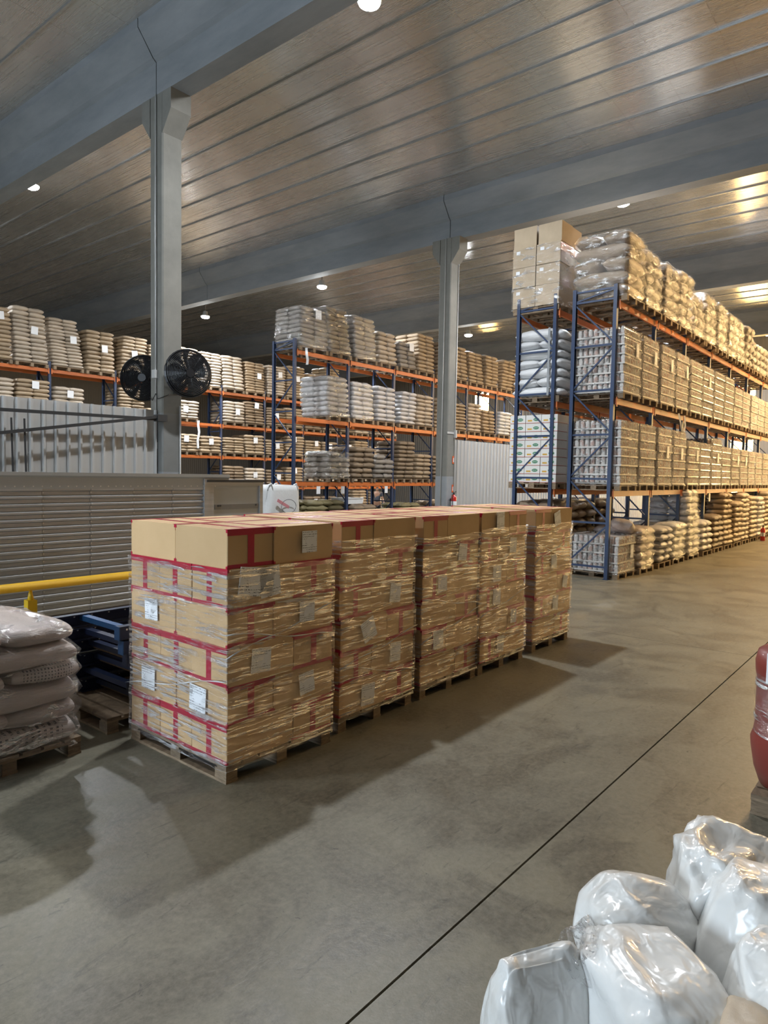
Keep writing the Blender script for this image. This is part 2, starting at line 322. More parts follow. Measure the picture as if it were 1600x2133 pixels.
def build_roof():
    ce = structure('ceiling', MB().box((XW0,YW0,11.0),(XW1,YW1,11.2)).data('ceiling','galvanised_dark'), label='arched bays of foil-faced metal roof sheets')
    N = 9; Z0, RISE = 9.95, .16
    def arch(u): return Z0 + RISE*math.sin(PI*u)
    strips, lips = [], []
    x0, x1 = .53, BAY-.53
    for k in range(N):
        a, b = k/N, (k+1)/N; xa, xb = x0+(x1-x0)*a, x0+(x1-x0)*b
        mb = MB(); S = 4; pr = []
        for i in range(S+1):
            u = a+(b-a)*i/S; pr.append((xa+(xb-xa)*i/S + (.012 if i == 0 else -.012 if i == S else 0), arch(u)))
        prof = [(p[0],p[1]) for p in pr] + [(p[0],p[1]+.03) for p in reversed(pr)]
        mb.prism(prof, 1, YW0, YW1); strips.append(fix(mb.data('roof_sheet','roof_foil')))
        l = MB(); zc = arch(b); l.box((xb-.016,YW0,zc-.035),(xb+.016,YW1,zc+.02)); lips.append(fix(l.data('seam','roof_lip')))
    for bx in BEAMS:
        for k in range(N):
            if bx + x0 + (x1-x0)*(k+.5)/N < XW0 or bx + BAY > XW1+.6 and bx + x0+(x1-x0)*(k+1)/N > XW1: continue
            ob('roof_sheet', strips[k], ce, (bx,0,0))
            if k < N-1: ob('seam', lips[k], ce, (bx,0,0))
    # precast gutter beams in two spans that meet over the column line
    prof = [(-.2,8.8),(.2,8.8),(.2,9.36),(.27,9.42),(.56,9.80),(.56,10.02),(-.56,10.02),(-.56,9.80),(-.27,9.42),(-.2,9.36)]
    YJ = [YW0, -11.6, -.2, 11.2, 22.6, 34.0, 45.4, YW1]
    for bi, bx in enumerate(BEAMS):
        bmx = structure('beam', None, (bx,0,0), 'precast concrete gutter beam under the roof valley')
        for a, b in zip(YJ[:-1], YJ[1:]):
            ob('beam_span', fix(MB().prism(prof, 1, a+.012, b-.012).data('beam_span','concrete_beam')), bmx)
build_roof()

def build_column(bx, cy, fan_side=False, band=True, label=''):
    c = structure('column', None, (bx, cy, 0), label)
    hx, hy = .205, .2
    g = MB(); ch = .025
    P = [(-hx+ch,-hy),(hx-ch,-hy),(hx,-hy+ch),(hx,hy-ch),(hx-ch,hy),(-hx+ch,hy),(-hx,hy-ch),(-hx,-hy+ch)]
    g.prism(P, 2, 0, 8.8); ob('shaft', fix(g.data('shaft','concrete_column')), c)
    for s in (-1, 1):
        k = MB().prism([(s*hy,8.1),(s*(hy+.26),8.45),(s*(hy+.26),8.8),(s*hy,8.8)], 0, -hx, hx); ob('bracket', fix(k.data('bracket','concrete_column')), c)
    P2 = [(x*1.012, y*1.012) for x, y in P]
    ob('paint_band', fix(MB().prism(P2, 2, 0, 2.08).data('paint_band','grey_paint')), c)
    ob('paint_band', fix(MB().prism(P2, 2, 2.08, 3.15 if fan_side else 2.081).data('paint_band','grey_paint_dark')), c) if fan_side else None
    ob('conduit', MB().tube([(-hx-.02,-.02,0 if not fan_side else 2.6),(-hx-.02,-.02,8.8)], .016, 8).data('conduit','conduit',True), c)
    ob('conduit', MB().tube([(hx-.05,-hy-.02,.2),(hx-.05,-hy-.02,8.2 if not fan_side else 3.3)], .014, 8).data('conduit','conduit',True), c)
    if fan_side:
        ob('switch_box', MB().box((-hx-.07,-.06,3.78),(-hx,.04,3.93)).data('switch_box','conduit'), c)
        ob('switch_box', MB().box((-hx-.06,-.05,2.5),(-hx,.03,2.62)).data('switch_box','conduit'), c)
        ob('cable', MB().tube([(-hx-.03,.16,3.45),(-hx-.05,.05,3.38),(-hx-.04,-.05,3.5),(-hx-.03,-.1,3.4),(-hx-.02,-hy,3.42),(-.05,-hy-.03,3.5)], .008, 6).data('cable','black_plastic',True), c)
    return c
col1 = build_column(7.25, 11.2, True, label='grey concrete column carrying the two black fans')
col2 = build_column(16.45, 11.2, False, label='grey concrete column with the red fire signs')
for i, (z, h) in enumerate(((2.45,.22),(1.62,.22),(1.42,.12))):
    s = ob('fire_sign', MB().box((.07,-.213,z),(.17,-.205,z+h)).data('fire_sign','sign_orange'), col2)
    ob('sign_arrow', MB().box((.105,-.216,z+h*.3),(.135,-.213,z+h*.75)).add([(.09,-.215,z+h*.35),(.15,-.215,z+h*.35),(.12,-.215,z+h*.15)],[(0,1,2)]).data('sign_arrow','white_paper'), s)
ob('pipe_clamp', MB().box((-.22,-.215,3.3),(.215,-.2,3.36)).box((.12,-.27,3.2),(.19,-.2,3.42)).data('pipe_clamp','conduit'), col2)

def corrugated_wall(name, xa, xb, y, h, label):
    wl = structure(name, None, (xa, y, 0), label)
    wd = 1.0; n = int(round((xb-xa)/wd)); pit = wd/5
    fr = []
    for k in range(5):
        o = k*pit; fr += [(o,0),(o+.125,0),(o+.142,-.045),(o+.170,-.045),(o+.187,0)]
    fr.append((wd,0)); prof = fr + [(p[0], p[1]+.004) for p in reversed(fr)]
    d = fix(MB().prism(prof, 2, 0, h).data('sheet','sheet_metal'))
    for i in range(n): ob('sheet', d, wl, (i*wd, -(i%2)*.005, 0))
    for z in (.9, h-.35): ob('rail', MB().box((0,.006,z),(n*wd,.07,z+.07)).data('rail','galvanised_dark'), wl)
corrugated_wall('wall_partition_left', -9.95, 7.05, 11.18, 3.2, 'ribbed pale metal partition behind the ribbed truck body')
corrugated_wall('wall_partition_right', 16.67, 40.67, 11.18, 3.16, 'ribbed pale metal partition past the column with fire signs')
t = thing('steel_brace', 'dark steel brace bars crossing the pale ribbed partition beside the fan column', 'brace', (0, 10.93, 0))
ob('top_bar', MB().bar((-6,0,2.78),(6.95,0,3.02),.05,.05).data('top_bar','dark_steel'), t)
ob('diagonal_bar', MB().bar((-1,-.06,1.75),(6.95,-.04,3.07),.04,.05).data('diagonal_bar','dark_steel'), t)
for x in (4.47, 4.66): ob('hanger_rod', MB().bar((x,-.02,.02),(x-.06,-.02,2.86),.022).data('hanger_rod','dark_steel'), t)
ob('clevis', MB().box((6.86,-.08,2.98),(7.05,.06,3.1)).data('clevis','dark_steel'), t)

# ------------------------------------------------------------------ lamps
lampm = {}
def lamp(x, y, where, warm=False, power=None, z=8.98):
    t = thing('high_bay_lamp', where, 'lamp', (x, y, z), 0, 'high-bay lamps along the beams')
    if not lampm:
        lampm['housing'] = MB().lathe([(.05,.22),(.09,.2),(.11,.08),(.19,.03),(.19,.0)], 20).data('housing','galvanised',True)
        lampm['lens'] = MB().lathe([(.06,-.075),(.12,-.065),(.16,-.04),(.172,.004)], 20).data('lens','lamp_lens')
    if warm and 'warm_lens' not in lampm: lampm['warm_lens'] = MB().lathe([(.06,-.075),(.12,-.065),(.16,-.04),(.172,.004)], 20).data('lens','lamp_lens_warm')
    ob('housing', lampm['housing'], t); ob('lens', lampm['warm_lens' if warm else 'lens'], t)
    ob('rod', MB().tube([(0,0,.2),(0,0,10.03-z)], .018, 8).data('rod','galvanised_dark'), t)
    ld = bpy.data.lights.new('lamp_light', 'AREA'); ld.shape = 'DISK'; ld.size = .34; ld.energy = power or LAMP_W; ld.color = (.93,.965,1.0) if not warm else (1,.66,.32)
    lo = bpy.data.objects.new('lamp_light', ld); COL.objects.link(lo); lo.parent = t; lo.location = (0,0,-.085)
    return t
lamp(8.05, 18.5, 'bright round lamp high beside the fan column, against the near beam', z=9.36)
lamp(8.05, 7.05, 'bright round lamp at the top edge of the photo, over the carton row', z=9.24, power=LAMP_W*.95)
lamp(17.45, 6.62, 'bright round lamp above the plastic-wrapped sacks on the tall rack', z=9.1, power=LAMP_W*1.25)
lamp(17.45, 17.3, 'bright round lamp above the first wrapped stacks of the middle rack', z=8.7)
lamp(17.45, 24.1, 'round lamp close beside the fan column, over the far rack', z=8.55)
lamp(26.85, 17.15, 'round lamp beside the column with fire signs, near its yellow glow', z=8.57)
lamp(26.85, 6.62, 'small round lamp low over the receding top sacks of the tall rack', z=9.05)
lamp(-1.35, 6.7, 'round lamp over the dock, outside the picture', power=LAMP_W*.22); lamp(-1.35, 17.7, 'round lamp past the dock partition, outside the picture')
lamp(36.25, 6.6, 'round lamp deep in the hall beyond the tall rack'); lamp(36.25, 17.0, 'round lamp deep in the hall beyond the middle rack')
lamp(8.05, 28.5, 'round lamp over the first bays of the far rack'); lamp(26.85, 28.0, 'round lamp over the hidden end of the far rack')
for i, x in enumerate((17.45, 26.85, 36.25)): lamp(x, 2.0, 'warm yellow lamp over the open aisle, %s from the near end' % ORD[i], True, power=LAMP_W*(.6, 1.5, 1.7)[i])
# ------------------------------------------------------------------ pallets
def pallet_pieces(parent, lx, ly, fine=True, z=0.0):
    """pallet under a load: lx along x, ly along y, origin at its low corner"""
    if not fine:
        key = ('pal', round(lx,2), round(ly,2))
        if key not in lampm:
            g = MB()
            for i in range(5): yy = (ly-.12)*i/4; g.box((0,yy,.115),(lx,yy+.12,.135))
            for x in (0, lx/2-.05, lx-.1):
                g.box((x,0,.095),(x+.1,ly,.115)); 
                for y in (0, ly/2-.06, ly-.12): g.box((x,y,.02),(x+.1,y+.12,.095))
                g.box((x,0,0),(x+.1,ly,.02))
            lampm[key] = g.data('pallet','pallet_wood')
        return ob('pallet', lampm[key], parent, (0,0,z))
    p = ob('pallet', None, parent, (0,0,z))
    def piece(nm, a, b): ob(nm, MB().box(a, b).data(nm,'pallet_wood'), p)
    for x in (0, lx/2-.05, lx-.1):
        piece('bottom_board', (x,0,0), (x+.1,ly,.018))
        for y in (0, ly/2-.065, ly-.13): piece('block', (x+.003,y+.003,.0182), (x+.097,y+.127,.09))
    for y in (0, ly/2-.05, ly-.1): piece('stringer_board', (0,y+.001,.0902), (lx,y+.1,.108))
    for i in range(7):
        wd = lx/7-.02; x = (lx-wd)*i/6; piece('deck_board', (x,0,.1082), (x+wd,ly,.128))
    return p

# ------------------------------------------------------------------ racks
def rack(label, x0, nb, bay, y0, depth, levels, top, tags=()):
    r = thing('pallet_rack', label, 'rack', (x0, y0, 0), 0, 'blue and orange pallet racks')
    k = ('rack', bay, depth, tuple(levels), top)
    up = MB().box((0,0,.008),(.09,.02,top)).box((0,.02,.008),(.012,.075,top)).box((.078,.02,.008),(.09,.075,top)).data('upright','blue_steel')
    foot = MB().box((-.03,-.02,0),(.12,.095,.008)).data('foot_plate','blue_steel')
    beam = MB().box((0,0,-.12),(bay-.09,.045,0)).box((0,-.004,-.10),(bay-.09,0,-.085)).data('beam','orange_steel')
    hook = MB().box((-.012,-.012,-.17),(.035,.0,.03)).data('beam_connector','orange_steel')
    zs = [.25]; 
    while zs[-1] + .92 < top - .1: zs.append(zs[-1] + .92)
    zs.append(top - .06)
    hb = MB().box((.03,.02,-.02),(.06,depth-.02,.02)).data('cross_bar','blue_steel')
    dg = {}
    for i in range(nb+1):
        x = i*bay - .045
        ob('upright', up, r, (x,0,0)); ob('upright', up, r, (x+.09,depth,0), (0,0,PI))
        ob('foot_plate', foot, r, (x,0,0)); ob('foot_plate', foot, r, (x+.09,depth,0), (0,0,PI))
        for z in zs: ob('cross_bar', hb, r, (x,0,z))
        for j in range(len(zs)-1):
            s = j % 2
            key = (round(zs[j+1]-zs[j],3), s)
            if key not in dg:
                h = zs[j+1]-zs[j]
                dg[key] = MB().bar((.045,.03 if s else depth-.03,.02),(.045,depth-.03 if s else .03,h-.02),.03,.03).data('diagonal_bar','blue_steel')
            ob('diagonal_bar', dg[key], r, (x,0,zs[j]))
    for i in range(nb):
        for z in levels:
            ob('beam', beam, r, (i*bay+.045,-.03,z)); ob('beam', beam, r, (i*bay+.045,depth-.02,z))
            ob('beam_connector', hook, r, (i*bay+.045,-.03,z)); ob('beam_connector', hook, r, ((i+1)*bay-.068,-.03,z))
    for x in tags: ob('paper_tag', MB().box((x,-.04,levels[0]-.36),(x+.16,-.036,levels[0]-.125)).data('paper_tag','white_paper'), r)
    return r
LV = [1.85, 3.75, 5.72]
rack('tall blue and orange rack facing the open aisle, goods in four tiers', 13.82, 7, 2.4, 5.27, .95, LV, 6.05, (7.5, 9.3))
rack('rack standing back to back behind the tall aisle rack, cartons on top', 13.82, 3, 2.4, 6.58, .95, LV, 6.05)
rack('middle rack with blue uprights beside the column with fire signs', 13.92, 6, 2.34, 14.85, .97, [1.83, 3.76, 5.72], 6.05, (.9, 2.0, 4.2))
FARL = [1.4, 2.81, 4.23, 5.72]
rack('farthest rack, rows of kraft sack stacks behind the fan column', 9.05, 9, 2.55, 25.35, .97, FARL, 6.0)

# ------------------------------------------------------------------ sacks and loads
def sack_mesh(name, mat, seed, nu=12, nv=8, ex=.42, rough=.06, pw=4.5):
    rs = np.random.RandomState(seed); top, bot = [], []
    ph = rs.rand(6)*6.28
    V, Fc = [], []
    for side in (1, -1):
        for i in range(nu+1):
            for j in range(nv+1):
                u, v = -1+2*i/nu, -1+2*j/nv
                # bunch columns toward the rim so the bulge stays round
                u = math.sin(u*PI/2); v = math.sin(v*PI/2)
                h = max(0, (1-abs(u)**pw)*(1-abs(v)**pw))**ex
                wob = 1 + rough*(math.sin(3.1*u*1.5+ph[0])*math.sin(2.7*v*1.5+ph[1]) + .6*math.sin(6*u+ph[2]+2*v))
                x = .5*u*(1-.05*v*v+rough*.5*math.sin(3*v+ph[3])); y = .5*v*(1-.05*u*u+rough*.5*math.sin(3*u+ph[4]))
                V.append((x, y, side*.5*h*wob*(1 if side > 0 else .92)))
    n1 = (nu+1)*(nv+1)
    for i in range(nu):
        for j in range(nv):
            a = i*(nv+1)+j; q = (a, a+nv+1, a+nv+2, a+1)
            Fc.append(q); Fc.append(tuple(n1+k for k in reversed(q)))
    # weld the rim
    mp = {}
    for i in range(nu+1):
        for j in range(nv+1):
            if i in (0,nu) or j in (0,nv): mp[n1+i*(nv+1)+j] = i*(nv+1)+j
    Fc = [tuple(mp.get(k,k) for k in q) for q in Fc]
    mb = MB(); mb.add(V, Fc); return mb.data(name, mat, True)
SK = {}
def sacks(mat, ex=.42, rough=.06, res=None):
    k = (mat, ex, rough, res); a_, b_ = res or (12, 8)
    if k not in SK: SK[k] = [sack_mesh('sack', mat, 11*i+len(SK), a_, b_, ex=ex, rough=rough, pw=(5.0 if ex < .45 else 3.4) if res is None else 6.0) for i in range(4)]
    return SK[k]
paper_d = {}
def paper(parent, loc, w_, h_, rot=(0,0,0), mat='printed_paper', name='paper_label'):
    k = (round(w_,2), round(h_,2), mat)
    if k not in paper_d: paper_d[k] = MB().box((-w_/2,-.002,-h_/2),(w_/2,.002,h_/2)).data(name, mat)
    return ob(name, paper_d[k], parent, loc, rot)

def film_shell(rings, name='film', mat='stretch_film', nseg=7, rnd_=.03, seed=1, wob=.006):
    """closed band of film: rings = [(z, x0,x1,y0,y1)] ; rounded corners, small wrinkles"""
    rs = random.Random(seed); V, Fc = [], []; cnt = None
    for (z, x0, x1, y0, y1) in rings:
        pts = []
        r = rnd_
        def side(a, b): 
            for k in range(nseg): t_ = k/nseg; pts.append((a[0]+(b[0]-a[0])*t_, a[1]+(b[1]-a[1])*t_))
        def arc(cx, cy, a0):
            for k in range(3): an = a0 + PI/2*k/3; pts.append((cx+r*math.cos(an), cy+r*math.sin(an)))
        side((x0+r,y0),(x1-r,y0)); arc(x1-r,y0+r,-PI/2); side((x1,y0+r),(x1,y1-r)); arc(x1-r,y1-r,0)
        side((x1-r,y1),(x0+r,y1)); arc(x0+r,y1-r,PI/2); side((x0,y1-r),(x0,y0+r)); arc(x0+r,y0+r,PI)
        cnt = len(pts)
        cx, cy = (x0+x1)/2, (y0+y1)/2
        for px, py in pts:
            s = 1 + rs.uniform(0, wob); V.append((cx+(px-cx)*s, cy+(py-cy)*s, z + rs.uniform(-wob, wob)*1.2))
    for i in range(len(rings)-1):
        for k in range(cnt): Fc.append((i*cnt+k, i*cnt+(k+1)%cnt, (i+1)*cnt+(k+1)%cnt, (i+1)*cnt+k))
    mb = MB(); mb.add(V, Fc); return mb.data(name, mat, True)

def sack_load(x, y, z, wx, wy, n, lh, mat, label, group, seed=0, fine=False, ex=.36, rough=.06, label_at=None, lean=.012, film=None, cols=(2,2), skip=True, top_n=None, printed=(), res=None, taper=.012):
    """pallet of sacks in layers; x,y low corner, z the beam top"""
    rs = random.Random(seed*131+7)
    t = thing('sack_pallet', label, 'sack pallet', (x, y, z), 0, group)
    pallet_pieces(t, wx, wy, fine)
    ms = sacks(mat, ex, rough, res); ox = oy = 0.0; dx, dy = rs.uniform(-lean,lean), rs.uniform(-lean,lean)*.5
    zc = .135; ext = []
    for L in range(n):
        ox += dx + rs.uniform(-.012,.012); oy += dy + rs.uniform(-.008,.008)
        sq = 1 - taper*max(0, L-n*.6) ; W, D = wx*sq*rs.uniform(.96,1.02), wy*sq*rs.uniform(.97,1.02)
        h = lh*rs.uniform(.92,1.08)
        nx, ny = cols if L % 2 == 0 else (cols[1], cols[0])
        for i in range(nx):
            for j in range(ny):
                if skip and L < n-1 and i > 0 and j > 0: continue
                if top_n is not None and L == n-1 and i*ny+j >= top_n: continue
                sx, sy = W/nx, D/ny
                px, py = wx/2 + ox + (i-(nx-1)/2)*sx, wy/2 + oy + (j-(ny-1)/2)*sy
                md = ms[rs.randrange(4)]
                if L in printed: md = sacks('printed_sack', ex, rough, res)[rs.randrange(4)]
                ob('sack', md, t, (px+rs.uniform(-.01,.01), py+rs.uniform(-.01,.01), zc+h/2), (rs.uniform(-.02,.02), rs.uniform(-.03,.03), rs.choice((0,PI))+rs.uniform(-.04,.04)), (sx*1.04, sy*1.04, h*(1.14 if ex < .45 else 1.22)))
        ext.append((zc, zc+h, wx/2+ox-W/2, wx/2+ox+W/2, wy/2+oy-D/2, wy/2+oy+D/2)); zc += h
    if label_at is not None:
        zz = .135 + (zc-.135)*label_at; e = min(ext, key=lambda q: abs((q[0]+q[1])/2-zz))
        paper(t, (wx*rs.uniform(.42,.7), e[4]-.035, zz), .24, .27, (rs.uniform(-.05,.05), rs.uniform(-.12,.12), rs.uniform(-.05,.05)), 'white_paper' if rs.random() < .4 else 'printed_paper')
    if film:
        rg = [(.1, -.01, wx+.01, -.01, wy+.01)]
        for (a, b, x0, x1, y0, y1) in ext:
            e = .035; rg += [(a+.02, x0+.0, x1-.0, y0+.0, y1-.0), ((a+b)/2, x0-e, x1+e, y0-e, y1+e)]
        a, b, x0, x1, y0, y1 = ext[-1]; rg += [(b, x0+.03, x1-.03, y0+.03, y1-.03), (b+.02, x0+.14, x1-.14, y0+.14, y1-.14)]
        ob('film', film_shell(rg, mat=film, nseg=6, rnd_=.1, seed=seed, wob=.02), t)
    return t

# ---- far rack: kraft sack stacks, four tiers
TIER_FAR = {5.72: 'top tier', 4.23: 'second tier down', 2.81: 'third tier down', 1.4: 'lowest tier', 0.0: 'floor row'}
def far_loads():
    rs = random.Random(5)
    tops = [1.95, 2.1, 1.95, 1.62, 1.7, 1.55, 1.6, 1.62, 1.6, 1.58, 1.55, 1.6, 1.5]
    n = 0
    for lv in (5.72, 4.23, 2.81, 1.4, 0.0):
        k = 0
        for b in range(9):
            for s in (0, 1):
                x = 9.05 + b*2.55 + (.09 if s == 0 else 1.32)
                if lv < 2 and (b < 4 or lv == 0 and k % 3 == 2): k += 1; continue
                if lv == 5.72 and b > 6: k += 1; continue
                H = tops[k % 13] if lv == 5.72 else rs.uniform(.85, 1.17)
                if lv == 4.23 and b == 2 and s == 1: H = .42
                lh = rs.choice((.125,.14,.15)); nl = max(2, int((H-.1)/lh))
                mat = rs.choice(('kraft_sack','kraft_sack','kraft_sack_pale','kraft_sack_pale')) if lv > 5 else rs.choice(('kraft_sack','kraft_sack','kraft_sack_pale','brown_sack'))
                if lv == 5.72: mat = ('kraft_sack','kraft_sack_pale','kraft_sack_pale','kraft_sack','kraft_sack','kraft_sack','kraft_sack','kraft_sack_pale','kraft_sack_pale','kraft_sack','kraft_sack_pale','kraft_sack','kraft_sack','kraft_sack','kraft_sack','kraft_sack','kraft_sack','kraft_sack')[k]
                if rs.random() < .06 and lv < 5: k += 1; continue
                col = {'kraft_sack':'kraft','kraft_sack_pale':'shiny pale kraft','brown_sack':'dark brown'}[mat]
                sack_load(x, 25.22, lv, 1.13, 1.1, nl, lh, mat, '%s sack stack, %s along the %s of the far rack' % (col, ORD[k], TIER_FAR[lv]), 'sack pallets on the far rack',
                          seed=n, label_at=rs.uniform(.5,.85) if rs.random() < .85 else None, lean=.014)
                n += 1; k += 1
far_loads()

# ---- middle rack
def mid_loads():
    g = 'sack pallets on the middle rack'; rack_ = 'of the middle rack'
    # (tier, x, width, layers, layer height, material, description)
    top = [(14.0,1.2,9,.135,'film_sack','grey film-wrapped'), (15.28,1.0,10,.14,'film_sack','tall grey film-wrapped'), (16.45,1.1,9,.15,'film_sack','dark glossy film-wrapped'),
           (17.72,.95,7,.15,'kraft_sack_pale','pale film-wrapped'), (18.8,.95,6,.15,'film_sack','short silvery film-wrapped'), (19.85,1.0,10,.135,'kraft_sack','tall brown'),
           (21.0,1.0,9,.135,'brown_sack','dark brown'), (22.15,1.0,9,.14,'kraft_sack','brown'), (23.3,1.05,9,.14,'kraft_sack','broad brown'), (24.5,1.0,9,.14,'kraft_sack','neat brown'), (25.75,1.0,9,.14,'kraft_sack','warm-lit brown'), (26.9,1.0,9,.14,'brown_sack','last brown')]
    for i, (x, wd, n, lh, m, d) in enumerate(top):
        sack_load(x, 14.75, 5.72, wd, 1.12, n, lh, m, '%s sack stack, %s on the top tier %s' % (d, ORD[i], rack_), g, seed=200+i, rough=.09 if 'film' in m else .06, film='loose_film' if i < 3 else None, label_at=.85 if i in (0,4) else None, lean=.022)
    mid = [(15.27,1.0,8,.155,'white_sack','broad white'), (16.42,1.05,8,.15,'white_sack','white'), (17.62,.95,8,.145,'white_sack','bulging white'), (18.8,.9,8,.14,'white_sack','narrow white'),
           (19.9,1.0,8,.14,'kraft_sack_pale','striped pale'), (21.0,1.0,8,.14,'kraft_sack','brown'), (22.15,1.0,8,.13,'kraft_sack','brown'), (23.3,1.0,8,.14,'kraft_sack_pale','pale'), (24.5,.95,7,.14,'kraft_sack','neat brown'), (25.7,1.0,7,.14,'plain_white_sack','white-brown'), (26.85,1.0,7,.14,'kraft_sack','brown')]
    for i, (x, wd, n, lh, m, d) in enumerate(mid):
        sack_load(x, 14.78, 3.76, wd, 1.2, n, lh, m, '%s sack stack, %s on the middle tier %s' % (d, ORD[i], rack_), g, seed=230+i, film='loose_film' if i < 2 else None, lean=.012)
    low = [(15.3,1.0,5,.17,'film_sack','slumped clear-wrapped'), (16.4,1.05,6,.17,'brown_sack','loose olive-brown'), (17.5,1.0,5,.16,'film_sack','short film-wrapped'), (18.7,.95,9,.145,'brown_sack','tall neat brown'),
           (19.85,.9,6,.15,'kraft_sack','low brown'), (21.0,1.0,6,.15,'brown_sack','brown')]
    for i, (x, wd, n, lh, m, d) in enumerate(low):
        sack_load(x, 14.78, 1.83, wd, 1.1, n, lh, m, '%s sack stack, %s on the lowest beams %s' % (d, ORD[i], rack_), g, seed=250+i, rough=.12 if i < 3 else .06, lean=.02, top_n=2 if i in (0,2) else None, film='loose_film' if i == 0 else None)
    # floor under the middle rack
    for i, (x, n, m, d) in enumerate(((14.45,7,'olive_sack','olive green sack heap'), (16.5,6,'brown_sack','brown sack heap'), (18.9,6,'olive_sack','dusty olive sack heap'), (21.2,6,'kraft_sack','kraft sack heap'))):
        sack_load(x, 14.8, 0, 1.45 if i == 0 else 1.2, 1.0, n, .16, m, '%s on the floor under the middle rack, %s bay' % (d, ORD[i]), g, seed=270+i, rough=.16, lean=.03, ex=.5, cols=(3,2))
mid_loads()

# ---- tall aisle rack: trays of jars, sacks, cartons
def jar_layer():
    g = MB(); W, D = 1.0, 1.12
    g.box((0,0,0),(W,D,.03), 1); r = .048
    def jar(x, y):
        n = 8; prof = [(r*.92,.03),(r,.045),(r,.14),(r*.8,.16),(r*.8,.185)]
        vs_, fs = [], []
        for q, z in prof: vs_ += [(x+q*math.cos(2*PI*k/n), y+q*math.sin(2*PI*k/n), z) for k in range(n)]
        for i in range(len(prof)-1):
            for k in range(n): fs.append((i*n+k, i*n+(k+1)%n, (i+1)*n+(k+1)%n, (i+1)*n+k))
        fs.append(tuple((len(prof)-1)*n+k for k in range(n))); g.add(vs_, fs)
    for i in range(10): jar(.05+.1*i, .05); jar(.05+.1*i, D-.05)
    for j in range(1, 10): jar(.05, .05+.1133*j); jar(.95, .05+.1133*j)
    g.box((.09,.09,.03),(W-.09,D-.09,.17))
    return g.data('jar_tray', ['jar_tray','tray_card'], False)
JL = jar_layer()
def jar_load(x, y, z, n, label, seed, film=True, lh=.19, label_h=None, sx=1.0):
    rs = random.Random(seed); t = thing('jar_pallet', label, 'jar pallet', (x,y,z), 0, 'film-wrapped pallets of jar trays'); pallet_pieces(t, sx, 1.12, False)
    rg = [(.09,-.015,sx+.015,-.015,1.135)]
    for k in range(n):
        a, b = rs.uniform(-.012,.012), rs.uniform(-.012,.012)
        ob('jar_tray', JL, t, (a,b,.135+k*lh), (0,0,rs.uniform(-.008,.008)), (sx,1,1))
        z0 = .135+k*lh; rg += [(z0+.005,a-.012,a+sx+.012,b-.012,b+1.132),(z0+.10,a-.004,a+sx+.004,b-.004,b+1.124),(z0+lh-.012,a-.010,a+sx+.010,b-.01,b+1.13)]
    rg.append((.135+n*lh+.01,.08,sx-.08,.08,1.04))
    if film: ob('film', film_shell(rg, mat='film_flat', nseg=8, rnd_=.03, seed=seed, wob=.014), t)
    if label_h: paper(t, (sx*rs.uniform(.5,.75), -.03, label_h), .16, .28, (0,rs.uniform(-.06,.06),0))
    return t
RACKN = 'of the tall aisle rack'
def aisle_loads():
    k = 0
    hts = [7,7,7,7,6,6,7,6,6,6,6,6,6,6]
    for b in range(7):
        for s in (0,1):
            x = 13.82 + b*2.4 + (.07 if s == 0 else 1.24)
            jar_load(x, 5.12, 1.85, hts[k], 'wrapped pallet of jar trays, %s on the lowest beams %s' % (ORD[k], RACKN), 300+k, label_h=.9 if k in (2,3,4,6,8,9) else None)
            jar_load(x, 5.12, 3.75, [7,7,7,7,7,7,7,7,6,6,6,6,6,6][k], 'wrapped pallet of jar trays, %s on the middle tier %s' % (ORD[k], RACKN), 330+k, label_h=1.05 if k in (0,1,2,3,5) else None)
            n = [5,5,5,5,4,5,5,5,5,5,4,4,4,4][k]
            sack_load(x-.02, 5.1, 5.72, 1.06, 1.15, n, .255, 'film_sack' if k else 'kraft_sack', 'bulging plastic-wrapped sack stack, %s on the top tier %s' % (ORD[k], RACKN), 'wrapped sack pallets on the tall rack', seed=360+k,
                      ex=.5, rough=.1, film='loose_film' if k < 9 else None, cols=(1,2) if k == 0 else (2,2), lean=.02)
            k += 1
    # loads on the floor under the tall rack
    t = jar_load(13.95, 5.12, 0, 4, 'low wrapped pallet of jar trays on the floor at the tall rack corner', 400, label_h=.55)
    fl = [(15.08,.95,5,.17,'pink_sack','pinkish sack pallet on the floor beside the low jar pallet'), (16.35,.95,5,.165,'white_sack','grey-white sack pallet, third on the floor under the tall rack'),
          (17.45,1.0,5,.18,'plain_white_sack','white sack pallet leaning outward, fourth under the tall rack'), (18.75,1.05,10,.17,'white_sack','tall white sack stack under the tall rack'),
          (20.0,1.0,5,.17,'white_sack','low white sack stack past the tall white one'), (21.2,1.0,6,.16,'brown_sack','low dark brown sack stack in the floor row of the tall rack'),
          (22.4,1.0,10,.16,'kraft_sack','tall kraft sack stack in the floor row of the tall rack'), (23.6,1.0,8,.16,'kraft_sack','kraft sack stack next after the tall kraft one'),
          (24.8,1.0,10,.16,'kraft_sack_pale','pale sack stack in the floor row of the tall rack'), (26.0,1.0,9,.16,'kraft_sack_pale','second pale sack stack in the floor row, farther off'),
          (27.2,1.0,9,.16,'white_sack','white sack stack near the far red extinguisher'), (28.4,1.0,10,.16,'kraft_sack_pale','pale sack stack beyond the far red extinguisher'), (29.6,1.0,10,.16,'brown_sack','last brown sack stack in the floor row')]
    for i, (x, wd, n, lh, m, d) in enumerate(fl):
        sack_load(x, 5.05 if i < 4 else 5.0, 0, wd, 1.1, n, lh, m, d, 'floor row under the tall rack', seed=410+i, rough=.09, ex=.5, lean=.015, film='loose_film' if i in (0,2,3) else None)
aisle_loads()
